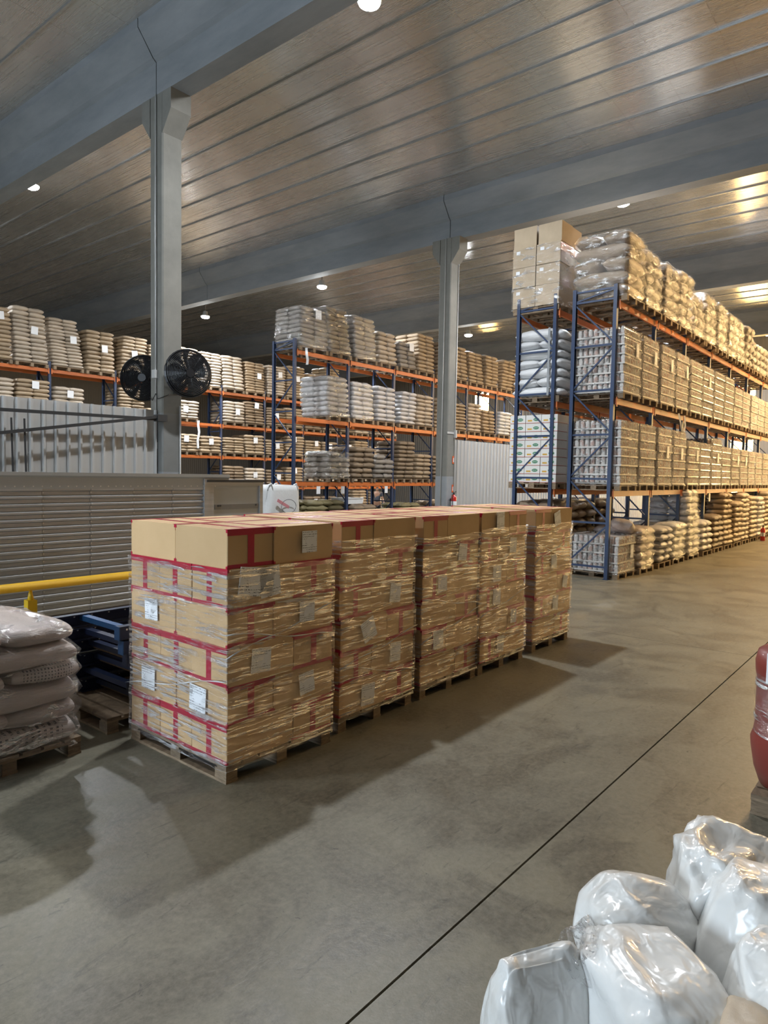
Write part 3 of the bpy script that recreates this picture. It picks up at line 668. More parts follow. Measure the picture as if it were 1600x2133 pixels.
def loose_sack(label, loc, size, rot, mat, seed, group=None, ex=.5, rough=.14, cat='sack', name='sack_bag'):
    return_ = thing(name, label, cat, loc, 0, group, sack_mesh(name, mat, seed, 20, 14, ex, rough)); return_.rotation_euler = rot; return_.scale = size; return return_
loose_sack('pinkish sack lying on the low jar pallet at the rack corner', (14.75,5.35,1.07), (.55,.5,.24), (.1,.35,.3), 'pink_sack', 77)

# ---- rack behind the aisle rack
def back_row():
    # plain cartons on top, half wrapped
    t = thing('carton_pallet', 'wrapped pallet of plain brown cartons atop the end of the tall racks', 'carton pallet', (13.82, 6.55, 5.72)); pallet_pieces(t, 1.05, 1.1, False)
    cw, cdp, chh = .52, .56, .44
    cb = MB().box((0,0,0),(cw-.012,cdp-.012,chh-.012)).data('carton','plain_cardboard'); fl_ = MB().box((-.001,cdp/2-.006,chh-.075),(0,cdp/2-.004,chh-.012)).data('flap_gap','dark_ink')
    rs = random.Random(3)
    for L in range(4):
        for i in range(2):
            for j in range(2):
                o = ob('carton', cb, t, (i*cw+rs.uniform(-.012,.012)-(.03 if L < 3 else 0), j*cdp+rs.uniform(-.012,.012), .135+L*chh), (0,0,rs.uniform(-.03,.03)))
                if i == 0 and L < 3: paper(o, (-.004,.42,.33), .09, .07, (0,0,PI/2), 'white_paper')
    rg = []
    for z in (.1,.3,.55,.6,.8,.98,1.03,1.2,1.42): rg.append((z,-.045-.01*(z<.2),1.06,-.02,1.13))
    ob('film', film_shell(rg, mat='loose_film', nseg=8, seed=4, wob=.02), t)
    t = thing('carton_pallet', 'second pallet of plain brown cartons half hidden behind the top cartons', 'carton pallet', (15.1, 6.55, 5.72)); pallet_pieces(t, 1.05, 1.1, False)
    for L in range(4):
        for i in range(2):
            for j in range(2): ob('carton', cb, t, (i*cw, j*cdp, .135+L*chh), (0,0,rs.uniform(-.03,.03)))
    # white sacks strapped
    t = sack_load(13.85, 6.5, 3.75, 1.05, 1.15, 7, .215, 'plain_white_sack', 'stack of smooth strapped white sacks on the second tier, rack end', 'pallets on the back-to-back rack', seed=470, ex=.48, rough=.04, cols=(2,1), lean=.008, skip=False)
    for y in (.22,.98): ob('strap', MB().box((-.055,y,.14),(-.05,y+.05,1.6)).data('strap','grey_paint'), t)
    # white printed cartons
    t = thing('carton_pallet', 'stack of white cartons with green oval print on the rack end', 'carton pallet', (13.82, 6.5, 1.85)); pallet_pieces(t, 1.05, 1.15, False)
    bx_ = MB().box((0,0,0),(.515,.375,.182)).data('carton','white_carton')
    pr = MB(); N = 16
    pr.add([(-.002,.12+.07*math.cos(2*PI*k/N),.085+.034*math.sin(2*PI*k/N)) for k in range(N)], [tuple(range(N))])
    prd = pr.data('green_oval','green_print'); am = MB()
    for dy in (.24,.275,.31): am.add([(-.002,dy+.02*math.cos(2*PI*k/N),.06+.02*math.sin(2*PI*k/N)) for k in range(N)], [tuple(range(N))])
    amd = am.data('amber_dots','amber_print')
    ln = MB().box((-.002,.0,.004),(0,.37,.012)).box((0,-.002,.004),(.5,0,.012)).data('red_line','red_print')
    wl = MB().tube([(-.003,.07+.1*i/12,.085+.012*math.sin(i*2.1)) for i in range(13)], .004, 4).data('white_script','white_paper')
    for L in range(8):
        for i in range(2):
            for j in range(3):
                o = ob('carton', bx_, t, (i*.525+rs.uniform(-.008,.008), j*.385, .135+L*.187))
                if i == 0: ob('green_oval', prd, o); ob('amber_dots', amd, o); ob('red_line', ln, o); ob('white_script', wl, o)
    t = thing('carton_pallet', 'second stack of white cartons, one slot deeper on the rack end', 'carton pallet', (15.05, 6.5, 1.85)); pallet_pieces(t, 1.05, 1.15, False)
    for L in range(8):
        for i in range(2):
            for j in range(3): ob('carton', bx_, t, (i*.525, j*.385, .135+L*.187))
    for i, (x, m) in enumerate(((13.95,'brown_sack'),(15.15,'brown_sack'),(16.4,'brown_sack'))):
        sack_load(x, 6.5, 0, 1.1, 1.15, 7, .2, m, 'dark brown sack heap in shade under the back-to-back rack, %s' % ORD[i], 'pallets on the back-to-back rack', seed=480+i, ex=.5, rough=.12, lean=.02)
    for i, x in enumerate((15.1, 16.3, 17.5)):
        sack_load(x, 6.5, 3.75, 1.05, 1.12, 8, .17, 'kraft_sack_pale', 'pale sack stack behind the strapped white sacks, %s' % ORD[i], 'pallets on the back-to-back rack', seed=490+i, lean=.01)
back_row()

# ------------------------------------------------------------------ the row of carton pallets
def carton_parts():
    a, b, h = .597, .397, .263
    g = MB(); c = .004
    V = []
    g.prism([(-a/2+c,-b/2),(a/2-c,-b/2),(a/2,-b/2+c),(a/2,b/2-c),(a/2-c,b/2),(-a/2+c,b/2),(-a/2,b/2-c),(-a/2,-b/2+c)], 2, 0, h)
    body = fix(g.data('carton','cardboard'))
    tp = MB(); e = .0018
    for s in (-1,1):
        x0, x1 = (a/2, a/2+e) if s > 0 else (-a/2-e, -a/2)
        tp.box((x0,-.028,0),(x1,.028,h)); tp.box((x0,-b/2,h-.042),(x1,-.028,h)); tp.box((x0,.028,h-.042),(x1,b/2,h)); tp.box((x0,-b/2,0),(x1,-.028,.026)); tp.box((x0,.028,0),(x1,b/2,.026))
        xa, xb = (a/2-.035, a/2+e) if s > 0 else (-a/2-e, -a/2+.035)
        tp.box((xa,-b/2,h),(xb,b/2,h+e))
        for q in (-1, 1):
            y0, y1 = (b/2, b/2+e) if q > 0 else (-b/2-e, -b/2); tp.box((xa+.02*(s>0),y0,h-.022),(xb-.02*(s<0),y1,h)); tp.box((xa+.02*(s>0),y0,0),(xb-.02*(s<0),y1,.018))
    tp.box((-a/2+.035,-.026,h),(a/2-.035,.026,h+e))
    return body, tp.data('red_tape','red_tape')
CB, CT = carton_parts()
def carton_stack(x, y, label, seed, sheets, top_film=0.0, phase=1):
    rs = random.Random(seed); t = thing('carton_stack', label, 'carton stack', (x,y,0), rs.uniform(-.012,.012), 'row of film-wrapped carton pallets')
    pallet_pieces(t, 1.0, 1.2)
    z = .129; H = .265; rings = []
    for L in range(6):
        ox, oy = rs.uniform(-.014,.014), rs.uniform(-.014,.014)
        P = (L % 2) == phase
        items = []
        if P:   # two long cartons along y at low x, three along x beyond
            for j in range(2): items.append((.2,.3+.6*j,PI/2,('L',j)))
            for j in range(3): items.append((.7,.2+.4*j,0,('R',j)))
        else:
            for j in range(3): items.append((.3,.2+.4*j,0,('L',j)))
            for j in range(2): items.append((.8,.3+.6*j,PI/2,('R',j)))
        for (cx, cy, r, tag_) in items:
            o = ob('carton', CB, t, (cx+ox+rs.uniform(-.003,.003), cy+oy+rs.uniform(-.003,.003), z+L*H), (0,0,r+rs.uniform(-.006,.006)))
            ob('red_tape', CT, o)
        rings.append((z+L*H, ox, oy))
    # sheets: (layer, face, position along face, height in layer, w, h, tilt)
    for (L, face, u, v, w_, h_, tilt) in sheets:
        zz, ox, oy = rings[L][0], rings[L][1], rings[L][2]
        if face == 'y': paper(t, (u+ox, oy-.012, zz+v), w_, h_, (0,tilt,0))
        else: paper(t, (ox-.012, u+oy, zz+v), w_, h_, (0,0,PI/2)).rotation_euler = (0,tilt,-PI/2)
    rg = [(.085,-.012,1.012,-.012,1.212),(.118,-.012,1.012,-.012,1.212)]
    m_ = 5 + (1 if top_film else 0)
    for L in range(m_):
        zz, ox, oy = rings[L]; e = .016; f = H if L < 5 else H*top_film
        rg += [(zz+.012,ox-e,ox+1+e,oy-e,oy+1.2+e),(zz+.35*f,ox-e+.004,ox+1+e-.004,oy-e+.004,oy+1.2+e-.004),(zz+.7*f,ox-e+.004,ox+1+e-.004,oy-e+.004,oy+1.2+e-.004),(zz+f-.008,ox-e,ox+1+e,oy-e,oy+1.2+e)]
    ob('stretch_film', film_shell(rg, mat='stretch_film', nseg=12, rnd_=.008, seed=seed, wob=.006), t)
    rs2 = random.Random(seed+50)
    for k in range(3):
        L = rs2.randrange(1,5); za, zb = rings[L][0]+rs2.uniform(0,.2), rings[L-1][0]+rs2.uniform(0,.25); pts = []
        for i in range(15):
            u = i/14; pts.append((-.03+1.06*u if k < 2 else -.032, -.032 if k < 2 else -.03+1.26*u, (za+(zb-za)*u if k != 1 else zb+(za-zb)*u) + .012*math.sin(9*u)))
        ob('film_strand', MB().tube(pts, [.0035+.0025*math.sin(i*1.7) for i in range(15)], 5).data('film_strand','strand_film',True), t)
    return t
S = .155
carton_stack(2.80, 3.62, 'front carton stack nearest the camera, top row of cartons unwrapped', 21,
    [(5,'y',.74,.14,.15,.16,0),(4,'y',.24,.16,.30,.2,.12),(4,'y',.36,.15,.18,.21,-.1),(3,'y',.72,.15,.15,.15,.02),(2,'y',.28,.14,.17,.17,.06),(1,'y',.72,.14,.15,.16,-.1),
     (3,'x',.9,.14,.17,.16,-.03),(1,'x',.95,.14,.18,.17,.0),(1,'x',.32,.12,.19,.18,.04)])
carton_stack(3.96, 3.68, 'second carton stack in the row, just behind the front one', 22,
    [(3,'y',.72,.14,.15,.17,.1),(2,'y',.34,.14,.17,.18,-.35),(1,'y',.72,.14,.15,.17,.05),(0,'y',.35,.12,.17,.18,.06),(3,'x',1.0,.14,.15,.15,.02)], .45)
carton_stack(5.07, 3.68, 'third carton stack, middle one of the row of five', 23,
    [(4,'y',.68,.15,.15,.17,.12),(3,'y',.32,.14,.15,.16,-.05),(1,'y',.26,.14,.17,.18,-.03)], .3)
carton_stack(6.1, 3.68, 'fourth carton stack, second from the aisle end', 24,
    [(5,'y',.38,.17,.16,.19,0),(4,'y',.7,.15,.15,.17,.05),(3,'y',.36,.13,.17,.18,0),(2,'y',.36,.14,.16,.18,.05),(1,'y',.72,.14,.13,.15,.06),(0,'y',.42,.14,.15,.18,.05)], .4, 0)
carton_stack(7.36, 3.7, 'fifth carton stack, last one at the aisle end', 25,
    [(5,'y',.55,.14,.17,.17,-.25),(3,'y',.5,.14,.15,.17,0),(1,'y',.55,.14,.15,.18,.03),(2,'y',.8,.12,.13,.15,.2),(4,'x',.3,.14,.15,.16,0)], .35)

# ------------------------------------------------------------------ truck, rail and the corner by the dock
def build_truck():
    Y0, Y1, XA, XB = 8.0, 10.3, -5.0, 5.84
    t = thing('truck_trailer', 'aluminium truck body with horizontal ribs parked behind the yellow rail', 'truck', (0,0,0))
    pitch = .0885; z0, z1 = .38, 1.86; n = int((z1-z0)/pitch)
    fr = []
    for k in range(n+1):
        z = z0 + k*pitch
        fr += [(Y0, z), (Y0, z+.036), (Y0-.03, z+.050), (Y0-.03, z+.070)]
    prof = fr + [(Y0+.03, fr[-1][1]), (Y0+.03, z0)]
    wd = (XB-XA)/19; zt = fr[-1][1]
    sp = fix(MB().prism(prof, 0, 0, wd-.004).data('side_panel','aluminium'))
    rv = MB()
    for k in range(n+1): rv.lathe([(.0075,0),(.005,.004)], 6, (0,0,0)) if False else rv.add([(.012+.008*math.cos(q*PI/3), Y0-.005-(.004 if q == 9 else 0), z0+k*pitch+.025+.008*math.sin(q*PI/3)) for q in range(6)], [(5,4,3,2,1,0)])
    rd = rv.data('rivet_row','bolt')
    for i in range(19):
        p = ob('side_panel', sp, t, (XA+i*wd,(i%2)*.003,0)); ob('rivet_row', rd, p)
    ob('roof_rail', fix(MB().prism([(Y0-.03,zt),(Y0+.06,zt),(Y0+.06,2.06),(Y0-.05,2.06),(Y0-.05,2.02),(Y0-.03,2.0)], 0, XA, XB+.35).data('roof_rail','galvanised')), t)
    b = MB()
    for i in range(110): x = XA+.05+i*.1; b.add([(x+.009*math.cos(q*PI/3), Y0-.0315, zt+.03+.009*math.sin(q*PI/3)) for q in range(6)], [(5,4,3,2,1,0)])
    ob('rail_rivets', b.data('rail_rivets','bolt'), t)
    ob('far_wall', MB().box((XA,Y1-.05,.4),(XB,Y1,2.02)).data('far_wall','aluminium'), t)
    ob('front_wall', MB().box((XA,Y0+.06,.4),(XA+.05,Y1-.05,2.02)).data('front_wall','aluminium'), t)
    ob('bed', MB().box((XA,Y0+.03,.36),(XB,Y1-.05,.42)).data('bed','galvanised_dark'), t)
    e = ob('end_cabinet', MB().box((5.86,Y0-.02,.25),(6.80,Y0+.5,1.95)).data('end_cabinet','galvanised'), t, label='plain grey metal cabinet at the end of the body')
    f = MB()
    f.box((5.84,Y0-.04,.25),(5.92,Y0-.02,1.97)).box((6.76,Y0-.04,.25),(6.82,Y0-.02,1.97)).box((5.92,Y0-.04,1.9),(6.76,Y0-.02,1.97))
    ob('cabinet_frame', f.data('cabinet_frame','aluminium'), e)
    ob('cabinet_gap', MB().box((5.95,Y0-.028,1.56),(6.74,Y0-.0205,1.63)).data('cabinet_gap','galvanised_dark'), e); ob('cabinet_top', MB().box((5.8,Y0-.06,1.95),(6.86,Y0+.55,1.985)).data('cabinet_top','dark_steel'), e)
    for x in (5.99, 6.03, 6.68): ob('catch', MB().box((x,Y0-.034,1.6),(x+.025,Y0-.028,1.625)).data('catch','dark_steel'), e)
    ob('corner_post', MB().box((5.76,Y0-.045,.3),(5.84,Y0+.1,2.0)).data('corner_post','aluminium'), t)
    ob('chassis_beam', MB().box((XA,Y0-.03,.12),(XB,Y0+.1,.36)).data('chassis_beam','navy_steel'), t)
    bo = MB()
    for i in range(40): x = XA+.2+i*.27; bo.add([(x+.014*math.cos(q*PI/3), Y0-.0315, .3+.014*math.sin(q*PI/3)) for q in range(6)], [(5,4,3,2,1,0)])
    ob('chassis_bolts', bo.data('chassis_bolts','bolt'), t)
    for x in (-3.6, 1.2, 4.6):
        wl = ob('wheel', fix(MB().prism([(x+.33*math.cos(2*PI*k/24), .33+.33*math.sin(2*PI*k/24)) for k in range(24)], 1, Y0+.14, Y0+.42).data('wheel','black_plastic')), t)
        ob('hub', fix(MB().prism([(x+.14*math.cos(2*PI*k/16), .33+.14*math.sin(2*PI*k/16)) for k in range(16)], 1, Y0+.12, Y0+.2).data('hub','galvanised')), wl)
build_truck()
t = thing('safety_rail', 'yellow tubular safety rail on a square post before the ribbed truck', 'rail', (0, 6.55, 0))
ob('handrail', MB().tube([(-5,0,1.0),(0,0,1.0),(4.6,-.02,1.0)], .042, 14).data('handrail','yellow_paint',True), t)
for x in (-2.2, .3, 2.8, 4.55):
    p = ob('post', MB().box((x-.042,-.042,.012),(x+.042,.042,.87)).data('post','yellow_paint'), t); ob('post_neck', MB().tube([(x,0,.87),(x,0,.96)], [.03,.012], 10).data('post_neck','yellow_paint',True), p)
    ob('base_plate', MB().box((x-.09,-.09,0),(x+.09,.09,.012)).data('base_plate','yellow_paint'), t)

def blue_frames():
    rs = random.Random(9)
    base = thing('timber_skid', 'low timber skid under the stacked blue steel frames', 'pallet', (2.72, 5.02, 0)); pallet_pieces(base, 1.0, 1.0)
    names = ['top', 'second from top', 'third from top', 'fourth from top', 'fifth from top', 'bottom']
    for i in range(6):
        z = .13 + i*.118; dx = [.12,.02,.1,.06,.0,-.02][i]; dy = [.0,.03,-.02,.02,-.02,0][i]
        t = thing('steel_trestle', 'dark blue bolted steel frame, %s of the stack behind the front cartons' % names[5-i], 'steel frame', (2.66+dx, 5.05+dy, z), 0, 'stacked blue steel frames')
        def channel(y, s, x0, m):
            g = MB(); g.box((x0,y,.004),(2.1,y+.012,.112)).box((x0,y+(.012 if s > 0 else -.06),.004),(2.1,y+(.072 if s > 0 else 0),.014)).box((x0,y+(.012 if s > 0 else -.06),.102),(2.1,y+(.072 if s > 0 else 0),.112))
            c = ob('side_channel', g.data('side_channel', m), t); b = MB()
            for k in range(12):
                x = x0+.06+k*.16; b.add([(x+.009*math.cos(q*PI/3), y-.002, .085+.009*math.sin(q*PI/3)) for q in range(6)], [(5,4,3,2,1,0)])
            ob('bolt_row', b.data('bolt_row','bolt'), c)
            ob('end_plate', MB().box((x0-.008,y-.002,.002),(x0,y+.074 if s > 0 else y+.012,.114)).data('end_plate','blue_steel_bright' if i > 3 else 'navy_steel'), c)
        channel(.02, 1, .22 if i > 2 else .3, 'navy_steel'); channel(.78, -1, 0 if i > 2 else .12, 'navy_steel')
        for x in (.26, 1.2, 2.0): ob('cross_bar', MB().box((x,.034,.055),(x+.06,.765,.1)).data('cross_bar','blue_steel_bright' if i == 5 else 'navy_steel'), t)
        for k in range(3):
            if i in (0, 2, 3): ob('timber_slat', MB().box((.3+.22*k,.06,.02),(.4+.22*k,.74,.045)).data('timber_slat','pallet_wood'), t)
blue_frames()
sack_load(1.42, 4.84, 0, 1.0, 1.18, 6, .142, 'pink_sack', 'slumping pile of printed beige-white sacks on a pallet beside blue frames', None, seed=612, fine=True, ex=.25, rough=.05, cols=(1,2), lean=.002, skip=False, printed=(0,3), film='loose_film', res=(28,18), taper=.03)

# white bulk bag beyond the truck
def bulk_bag():
    t = thing('bulk_bag', 'tall white woven bulk bag beyond the truck cabinet', 'bulk bag', (8.98, 10.3, 0)); pallet_pieces(t, .95, .8, False)
    W, D, H = .94, .76, 1.7; V, Fc = [], []; nz, ns = 16, 40
    for i in range(nz+1):
        z = i/nz
        for k in range(ns):
            a = 2*PI*k/ns; c, s_ = math.cos(a), math.sin(a); e = .38
            x = math.copysign(abs(c)**e, c); y = math.copysign(abs(s_)**e, s_)
            bl = 1 + .05*math.sin(PI*z) - .05*max(0, z-.9)*10*.3; nn = noise.noise(Vector((x*2,y*2,z*5)))*.05 + noise.noise(Vector((x*7,y*7,z*9)))*.02
            V.append((W/2+.01+(W/2-.02)*x*(bl+nn), D/2+.02+(D/2-.02)*y*(bl+nn), .14+H*z + (noise.noise(Vector((x*4,y*4,1)))*.05 if i == nz else 0)))
    for i in range(nz):
        for k in range(ns): Fc.append((i*ns+k, i*ns+(k+1)%ns, (i+1)*ns+(k+1)%ns, (i+1)*ns+k))
    Fc.append(tuple(nz*ns+k for k in range(ns)))
    g = MB(); g.add(V, Fc); ob('bag_body', g.data('bag_body','fibc_white',True), t)
    # printed emblem: a loop and a slanted pink bar on the aisle side
    ob('emblem_ring', MB().tube([(.5+.2*math.cos(k*PI/12), -.035, 1.42+.14*math.sin(k*PI/12)) for k in range(25)], .006, 5).data('emblem_ring','dark_ink'), t)
    ob('emblem_bar', MB().bar((.2,-.03,1.55),(.5,-.04,1.40),.01,.06).data('emblem_bar','pink_ink'), t)
    for x, y in ((.08,.06),(.76,.06),(.08,.66),(.76,.66)): ob('lift_loop', MB().tube([(x-.06,y,1.74),(x-.03,y,1.86),(x+.03,y,1.88),(x+.07,y,1.74)], .016, 6).data('lift_loop','fibc_white',True), t)
bulk_bag()

# ------------------------------------------------------------------ fans on the first column
def fan(label, c, yaw, mount):
    t = thing('wall_fan', label, 'fan', c, 0, 'black fans on the column')
    R = Matrix.Rotation(yaw, 4, 'Z'); R3 = R.to_euler()
    h = ob('guard', None, t, (0,0,0), R3)     # local -y is the blowing side
    r0 = .42
    for sgn, nm in ((-1,'front_guard'), (1,'rear_guard')):
        g = MB()
        for k in range(15):
            q = .06 + k*(r0-.06)/14; yy = sgn*(.02+.075*math.sqrt(max(0,1-(q/r0)**2)))
            g.tube([(q*math.cos(2*PI*i/28), yy, q*math.sin(2*PI*i/28)) for i in range(29)], .0095 if k < 14 else .018, 4, cap=False)
        for k in range(8):
            a = 2*PI*k/8+.2; g.tube([(q*math.cos(a), sgn*(.02+.077*math.sqrt(max(0,1-(q/r0)**2))), q*math.sin(a)) for q in (.05,.15,.25,.35,.42)], .005, 4)
        g.lathe([(.0,0)], 3) if False else None
        ob(nm, g.data(nm,'black_plastic'), h)
    ob('hub_cap', fix(MB().prism([(.075*math.cos(2*PI*k/16), .075*math.sin(2*PI*k/16)) for k in range(16)], 1, -.105, -.08).data('hub_cap','black_plastic')), h)
    mt = ob('motor', fix(MB().prism([(.085*math.cos(2*PI*k/16), .085*math.sin(2*PI*k/16)) for k in range(16)], 1, -.02, .2).data('motor','black_plastic')), t, (0,0,0), R3)
    bl = MB(); V, Fc = [], []
    for i in range(6):
        q = .07+.31*i/5; wd = .06+.07*math.sin(PI*(i+.6)/6.2)
        for u in (-1,1): V.append((q, u*.035, u*wd)); 
    for i in range(5): Fc.append((2*i,2*i+1,2*i+3,2*i+2))
    V += [(x,y+.004,z) for x,y,z in V]; Fc += [tuple(k+12 for k in reversed(q)) for q in Fc]
    bd = MB().add(V, Fc).data('blade','black_plastic',True)
    for k in range(3):
        o = ob('blade', bd, t); o.matrix_local = R @ Matrix.Rotation(k*2*PI/3+1.1, 4, 'Y')
    ob('wall_arm', MB().tube([(R @ Vector((0,.18,0)))[:], mount], .022, 8).data('wall_arm','dark_steel'), t)
    ob('wall_plate', MB().box((mount[0]-.06,mount[1]-.01,mount[2]-.1),(mount[0]+.06,mount[1]+.01,mount[2]+.1)).data('wall_plate','dark_steel'), t)
fan('black caged fan on the near side of the column, facing the carton row', (7.33, 10.62, 3.86), .45 - PI*.22, (0,.365,-.25))
fan('black caged fan half hidden behind the same column', (7.14, 11.78, 3.84), -.85, (.06,-.37,-.2))

# ------------------------------------------------------------------ fire extinguishers
def extinguisher(label, c, bracket=True):
    t = thing('fire_extinguisher', label, 'fire extinguisher', c, 0, None)
    ob('cylinder', MB().lathe([(.07,0),(.078,.02),(.078,.38),(.06,.43),(.028,.46),(.022,.48)], 20).data('cylinder','extinguisher_red',True), t)
    v = ob('valve', MB().lathe([(.02,.48),(.026,.49),(.026,.53),(.014,.54)], 12).data('valve','dark_steel',True), t)
    ob('handle', MB().bar((-.02,0,.535),(.12,0,.575),.02,.012).bar((-.02,0,.515),(.11,0,.525),.02,.012).data('handle','black_plastic'), v)
    ob('hose', MB().tube([(-.02,0,.51),(-.07,-.02,.55),(-.11,-.02,.48),(-.1,-.02,.3),(-.09,-.02,.16)], .011, 8).data('hose','black_plastic',True), t)
    ob('paper_label', MB().tube([(0,0,.16),(0,0,.29)], .0788, 20, cap=False).data('paper_label','white_paper',True), t)
    if bracket: ob('bracket', MB().box((-.03,.06,.3),(.03,.115,.36)).data('bracket','dark_steel'), t)
extinguisher('red fire extinguisher hanging on the column with fire signs', (16.48, 10.885, 1.08))
extinguisher('red fire extinguisher standing by the floor row, far down the aisle', (27.1, 4.82, 0), False)

# ------------------------------------------------------------------ red drum at the picture's edge
t = thing('drum_pallet', 'dark red plastic drum wrapped in film on a pallet', 'drum', (4.74, -.22, 0)); pallet_pieces(t, 1.0, 1.06)
d_ = ob('drum', MB().lathe([(.2,.129),(.24,.14),(.275,.24),(.295,.36),(.30,.42),(.285,.47),(.277,.52),(.277,.82),(.285,.86),(.29,.93),(.275,1.0),(.22,1.04),(.1,1.05)], 40, (.30,.83,0)).data('drum','red_plastic',True), t)
ob('film', MB().tube([(.30,.83,z) for z in (.46,.5,.56,.62,.7,.78,.84,.87)], [.286,.284,.287,.283,.287,.284,.286,.284], 40, cap=False).data('film','film_flat',True), t)
ob('bung', MB().lathe([(.04,1.05),(.04,1.075)], 14, (.24,.75,0)).data('bung','black_plastic'), d_)
d2_ = ob('drum', MB().lathe([(.2,.129),(.24,.14),(.275,.24),(.295,.36),(.30,.42),(.285,.47),(.277,.52),(.277,.82),(.285,.86),(.29,.93),(.275,1.0),(.22,1.04),(.1,1.05)], 40, (.62,.28,0)).data('drum','red_plastic',True), t)
a = -PI/2-.75
N = 6; V = []
for z in (.83,1.02):
    for k in range(N+1):
        q = 2.45+.55*k/N; V.append((.30+.296*math.cos(q), .83+.296*math.sin(q), z-.0))
ob('paper_sheet', MB().add(V, [(k,k+1,N+1+k+1,N+1+k) for k in range(N)]).data('paper_sheet','white_paper',True), t)

# ------------------------------------------------------------------ white plastic bags in the near corner
def bag_mesh(name, mat, seed, boxy=.6, ridge=.12, fine=.04, seal=0.0):
    """filled plastic bag: a squared-off ball with long soft creases, optionally pinched to a flat seam at the top"""
    import bmesh
    bm = bmesh.new(); bmesh.ops.create_icosphere(bm, subdivisions=5, radius=1.0); off = Vector((seed*3.7, seed*1.3, seed*.9))
    def sp(c): return math.copysign(abs(c)**boxy, c)
    for v in bm.verts:
        p = Vector((sp(v.co.x), sp(v.co.y), sp(v.co.z))); q = v.co*.9 + off
        k1 = 1 - abs(noise.noise(q)*2.2); k2 = 1 - abs(noise.noise(q*2.0 + Vector((3,1,2)))*2.2); k3 = 1 - abs(noise.noise(Vector((q.x*5,q.y*5,q.z*1.6)))*2.2)
        d = ridge*.9*(k1-.55) + ridge*.5*(k2-.55) + ridge*.16*(k3-.55) + fine*.12*noise.noise(q*7)
        p = p*(1+d)
        if seal: p.y *= 1 - seal*max(0, (p.z+.2)/1.2)**1.2
        v.co = p
    me = bpy.data.meshes.new(name); bm.to_mesh(me); bm.free(); me.materials.append(M[mat])
    me.polygons.foreach_set('use_smooth', [True]*len(me.polygons)); me.update(); return me
def bag(label, c, size, rot, seed, mat='white_plastic', name='plastic_bag', **kw):
    o = thing(name, label, 'plastic bag', c, 0, 'white plastic bags in the near corner', bag_mesh(name, mat, seed, **kw)); o.scale = size; o.rotation_euler = rot
    return o
def near_bags():
    base = thing('wooden_pallet', 'wooden pallet under the white plastic bags', 'pallet', (1.45, -.15, 0)); pallet_pieces(base, 1.2, 1.0)
    bag('white plastic bag standing upright with a flat sealed top edge', (1.85,.87,.42), (.16,.13,.25), (0,.0,-.55), 1, boxy=.45, seal=.75, ridge=.08)
    bag('round taut white bag in the middle of the near heap', (2.27,.72,.58), (.2,.16,.17), (0,.25,-.6), 2, boxy=.75, ridge=.09)
    bag('creased glossy white bag with a folded peak at the heap edge', (2.62,.52,.6), (.25,.2,.22), (.2,.1,.3), 3, boxy=.7, ridge=.26, fine=.06)
    bag('large front white bag with a ridge across its top', (2.0,.57,.5), (.25,.2,.22), (.1,.0,.9), 4, boxy=.6, ridge=.13)
    bag('smooth white bag leaning at the picture edge', (2.42,.36,.62), (.2,.2,.22), (.3,.2,.2), 5, boxy=.65, ridge=.1)
    bag('white bag at the picture edge, in front of the smooth leaning one', (2.12,.24,.62), (.17,.17,.2), (.1,-.2,.5), 6, boxy=.6, ridge=.1)
    bag('beige sack peeking into the bottom corner', (1.90,.25,.58), (.16,.16,.16), (.1,.1,.2), 7, mat='beige_sack', boxy=.7, ridge=.1, name='beige_bag')
    bag('crumpled gather of clear film between the white bags', (2.02,.79,.60), (.11,.085,.10), (.4,.3,.2), 8, mat='loose_film', boxy=.9, ridge=.45, fine=.3, name='clear_film_bundle')
    for i, (x, y, s_) in enumerate(((1.75,.55,.3),(2.2,.6,.32),(2.45,.35,.3),(2.0,.15,.3))):
        bag('flat white bag in the bottom layer of the near heap, %s' % ORD[i], (x,y,.27), (s_*.85,s_*.75,.15), (0,0,i*.8), 20+i, boxy=.6, ridge=.1)
near_bags()

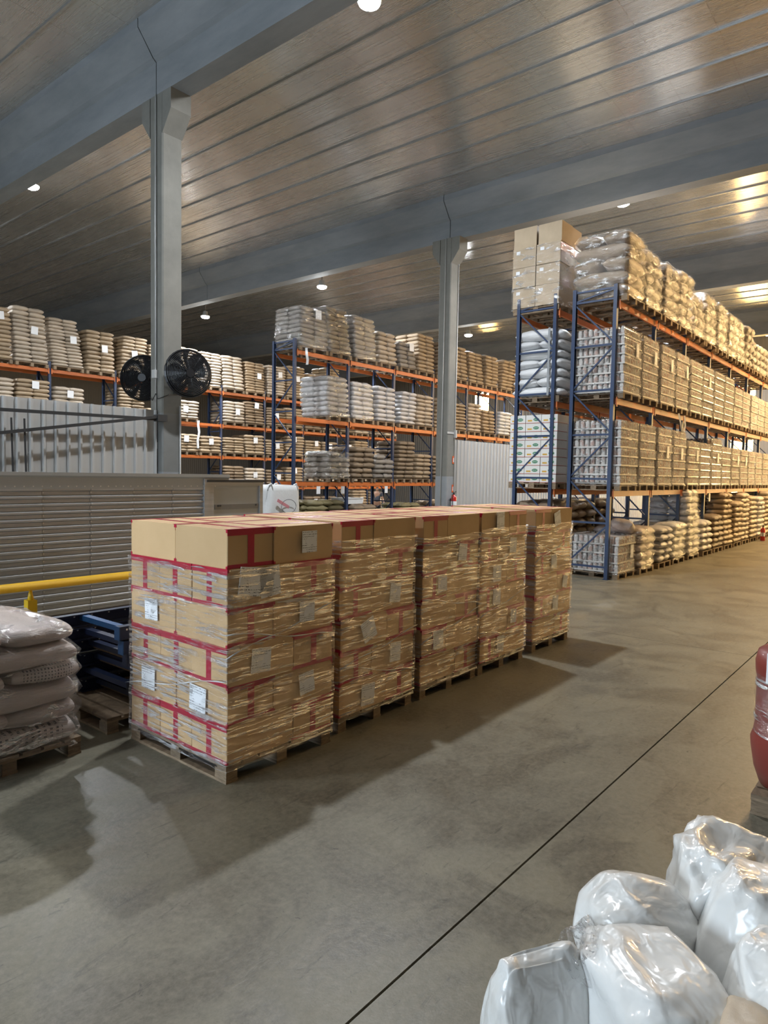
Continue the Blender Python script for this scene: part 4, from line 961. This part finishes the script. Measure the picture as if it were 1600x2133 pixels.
# ------------------------------------------------------------------ person standing beyond the middle rack
def skin_mesh(name, joints, edges, mat, sub=2):
    me = bpy.data.meshes.new(name); me.from_pydata([j[0] for j in joints], edges, [])
    o = bpy.data.objects.new(name, me); COL.objects.link(o)
    sk = o.modifiers.new('skin', 'SKIN'); ss = o.modifiers.new('sub', 'SUBSURF'); ss.levels = sub; ss.render_levels = sub
    for i, j in enumerate(joints): me.skin_vertices[0].data[i].radius = (j[1], j[1]) if not isinstance(j[1], tuple) else j[1]
    me.skin_vertices[0].data[0].use_root = True
    dg = bpy.context.evaluated_depsgraph_get(); ev = o.evaluated_get(dg); out = bpy.data.meshes.new_from_object(ev)
    bpy.data.objects.remove(o); out.materials.clear(); out.materials.append(M[mat]); out.polygons.foreach_set('use_smooth', [True]*len(out.polygons)); out.name = name
    return out
def person():
    t = thing('person', 'person in dark work clothes standing beyond the middle rack, arm lowered', 'person', (21.77, 18.2, 0), 2.2)
    J = [((0,0,.93),(.15,.105)), ((0,0,1.15),(.135,.095)), ((0,.0,1.36),(.15,.095)), ((0,0,1.46),.055), ((0,.01,1.53),(.065,.07)), ((0,.01,1.62),(.07,.08)),
         ((.18,0,1.38),.055), ((.24,.02,1.12),.042), ((.25,.08,.9),.034), ((.25,.1,.82),.03),
         ((-.18,0,1.38),.055), ((-.26,.05,1.14),.042), ((-.32,.2,.98),.034), ((-.33,.27,.94),.03),
         ((.09,0,.86),.085), ((.1,.01,.5),.058), ((.1,-.02,.1),.04), ((.1,.12,.05),.04),
         ((-.09,0,.86),.085), ((-.11,.02,.5),.058), ((-.12,-.02,.1),.04), ((-.12,.12,.05),.04)]
    Ed = [(0,1),(1,2),(2,3),(3,4),(4,5),(2,6),(6,7),(7,8),(8,9),(2,10),(10,11),(11,12),(12,13),(0,14),(14,15),(15,16),(16,17),(0,18),(18,19),(19,20),(20,21)]
    t.scale = (.95,.95,.95)
    ob('body', skin_mesh('body', J, Ed, 'skin'), t)
    sh = [((0,0,.95),(.165,.12)),((0,0,1.15),(.15,.11)),((0,0,1.36),(.165,.11)),((0,0,1.44),.06),((.18,0,1.385),.068),((.225,.015,1.2),.058),((-.18,0,1.385),.068),((-.235,.03,1.22),.058)]
    ob('shirt', skin_mesh('shirt', sh, [(0,1),(1,2),(2,3),(2,4),(4,5),(2,6),(6,7)], 'dark_shirt'), t)
    tr = [((0,0,.96),(.16,.118)),((.09,0,.84),.1),((.1,.01,.5),.075),((.1,-.02,.1),.06),((-.09,0,.84),.1),((-.11,.02,.5),.075),((-.12,-.02,.1),.06)]
    ob('trousers', skin_mesh('trousers', tr, [(0,1),(1,2),(2,3),(0,4),(4,5),(5,6)], 'dark_trousers'), t)
    ob('hair', skin_mesh('hair', [((0,-.02,1.6),(.074,.08)),((0,.0,1.655),(.072,.08))], [(0,1)], 'dark_hair'), t)
    for s_ in (-1,1): ob('shoe', skin_mesh('shoe', [((s_*.11,-.03,.045),.05),((s_*.11,.15,.035),.045)], [(0,1)], 'shoe'), t)
person()
# small plastic box lying on the olive heap and loose film hanging from the racks
t = thing('white_crate', 'shallow white plastic crate behind the olive sack heap', 'crate', (16.3, 15.0, 1.12)); ob('body', MB().box((0,0,0),(.9,.6,.16)).data('body','fibc_white'), t); ob('rim', MB().box((-.02,-.02,.16),(.92,.62,.19)).data('rim','fibc_white'), t)

# loose film strips hanging from the racks
def strip(label, pts, wd):
    n = len(pts); V = []
    for x, y, z in pts: V += [(x,y,z), (x+wd,y-.02,z+.01)]
    F_ = [(2*i,2*i+1,2*i+3,2*i+2) for i in range(n-1)]
    V2 = [(x,y+.003,z) for x,y,z in V]; thing('film_strip', label, 'film strip', (0,0,0), 0, None, MB().add(V+V2, F_+[tuple(k+2*n for k in reversed(q)) for q in F_]).data('film_strip','strand_film',True))
strip('pale film strip hanging off the far rack beside the fan column', [(17.86,25.2,4.3),(17.82,25.17,4.1),(17.87,25.16,3.8),(17.8,25.17,3.45),(17.83,25.18,3.1)], .1)
strip('loop of loose film drooping from the middle tier of the tall rack', [(17.5,5.08,3.72),(17.55,5.04,3.5),(17.65,5.03,3.3),(17.82,5.03,3.28),(17.95,5.04,3.45),(17.98,5.08,3.7)], .06)
strip('film strip drooping under the first wrapped stack of the middle rack', [(14.2,14.74,5.80),(14.18,14.70,5.6),(14.22,14.7,5.45),(14.2,14.7,5.3)], .08)
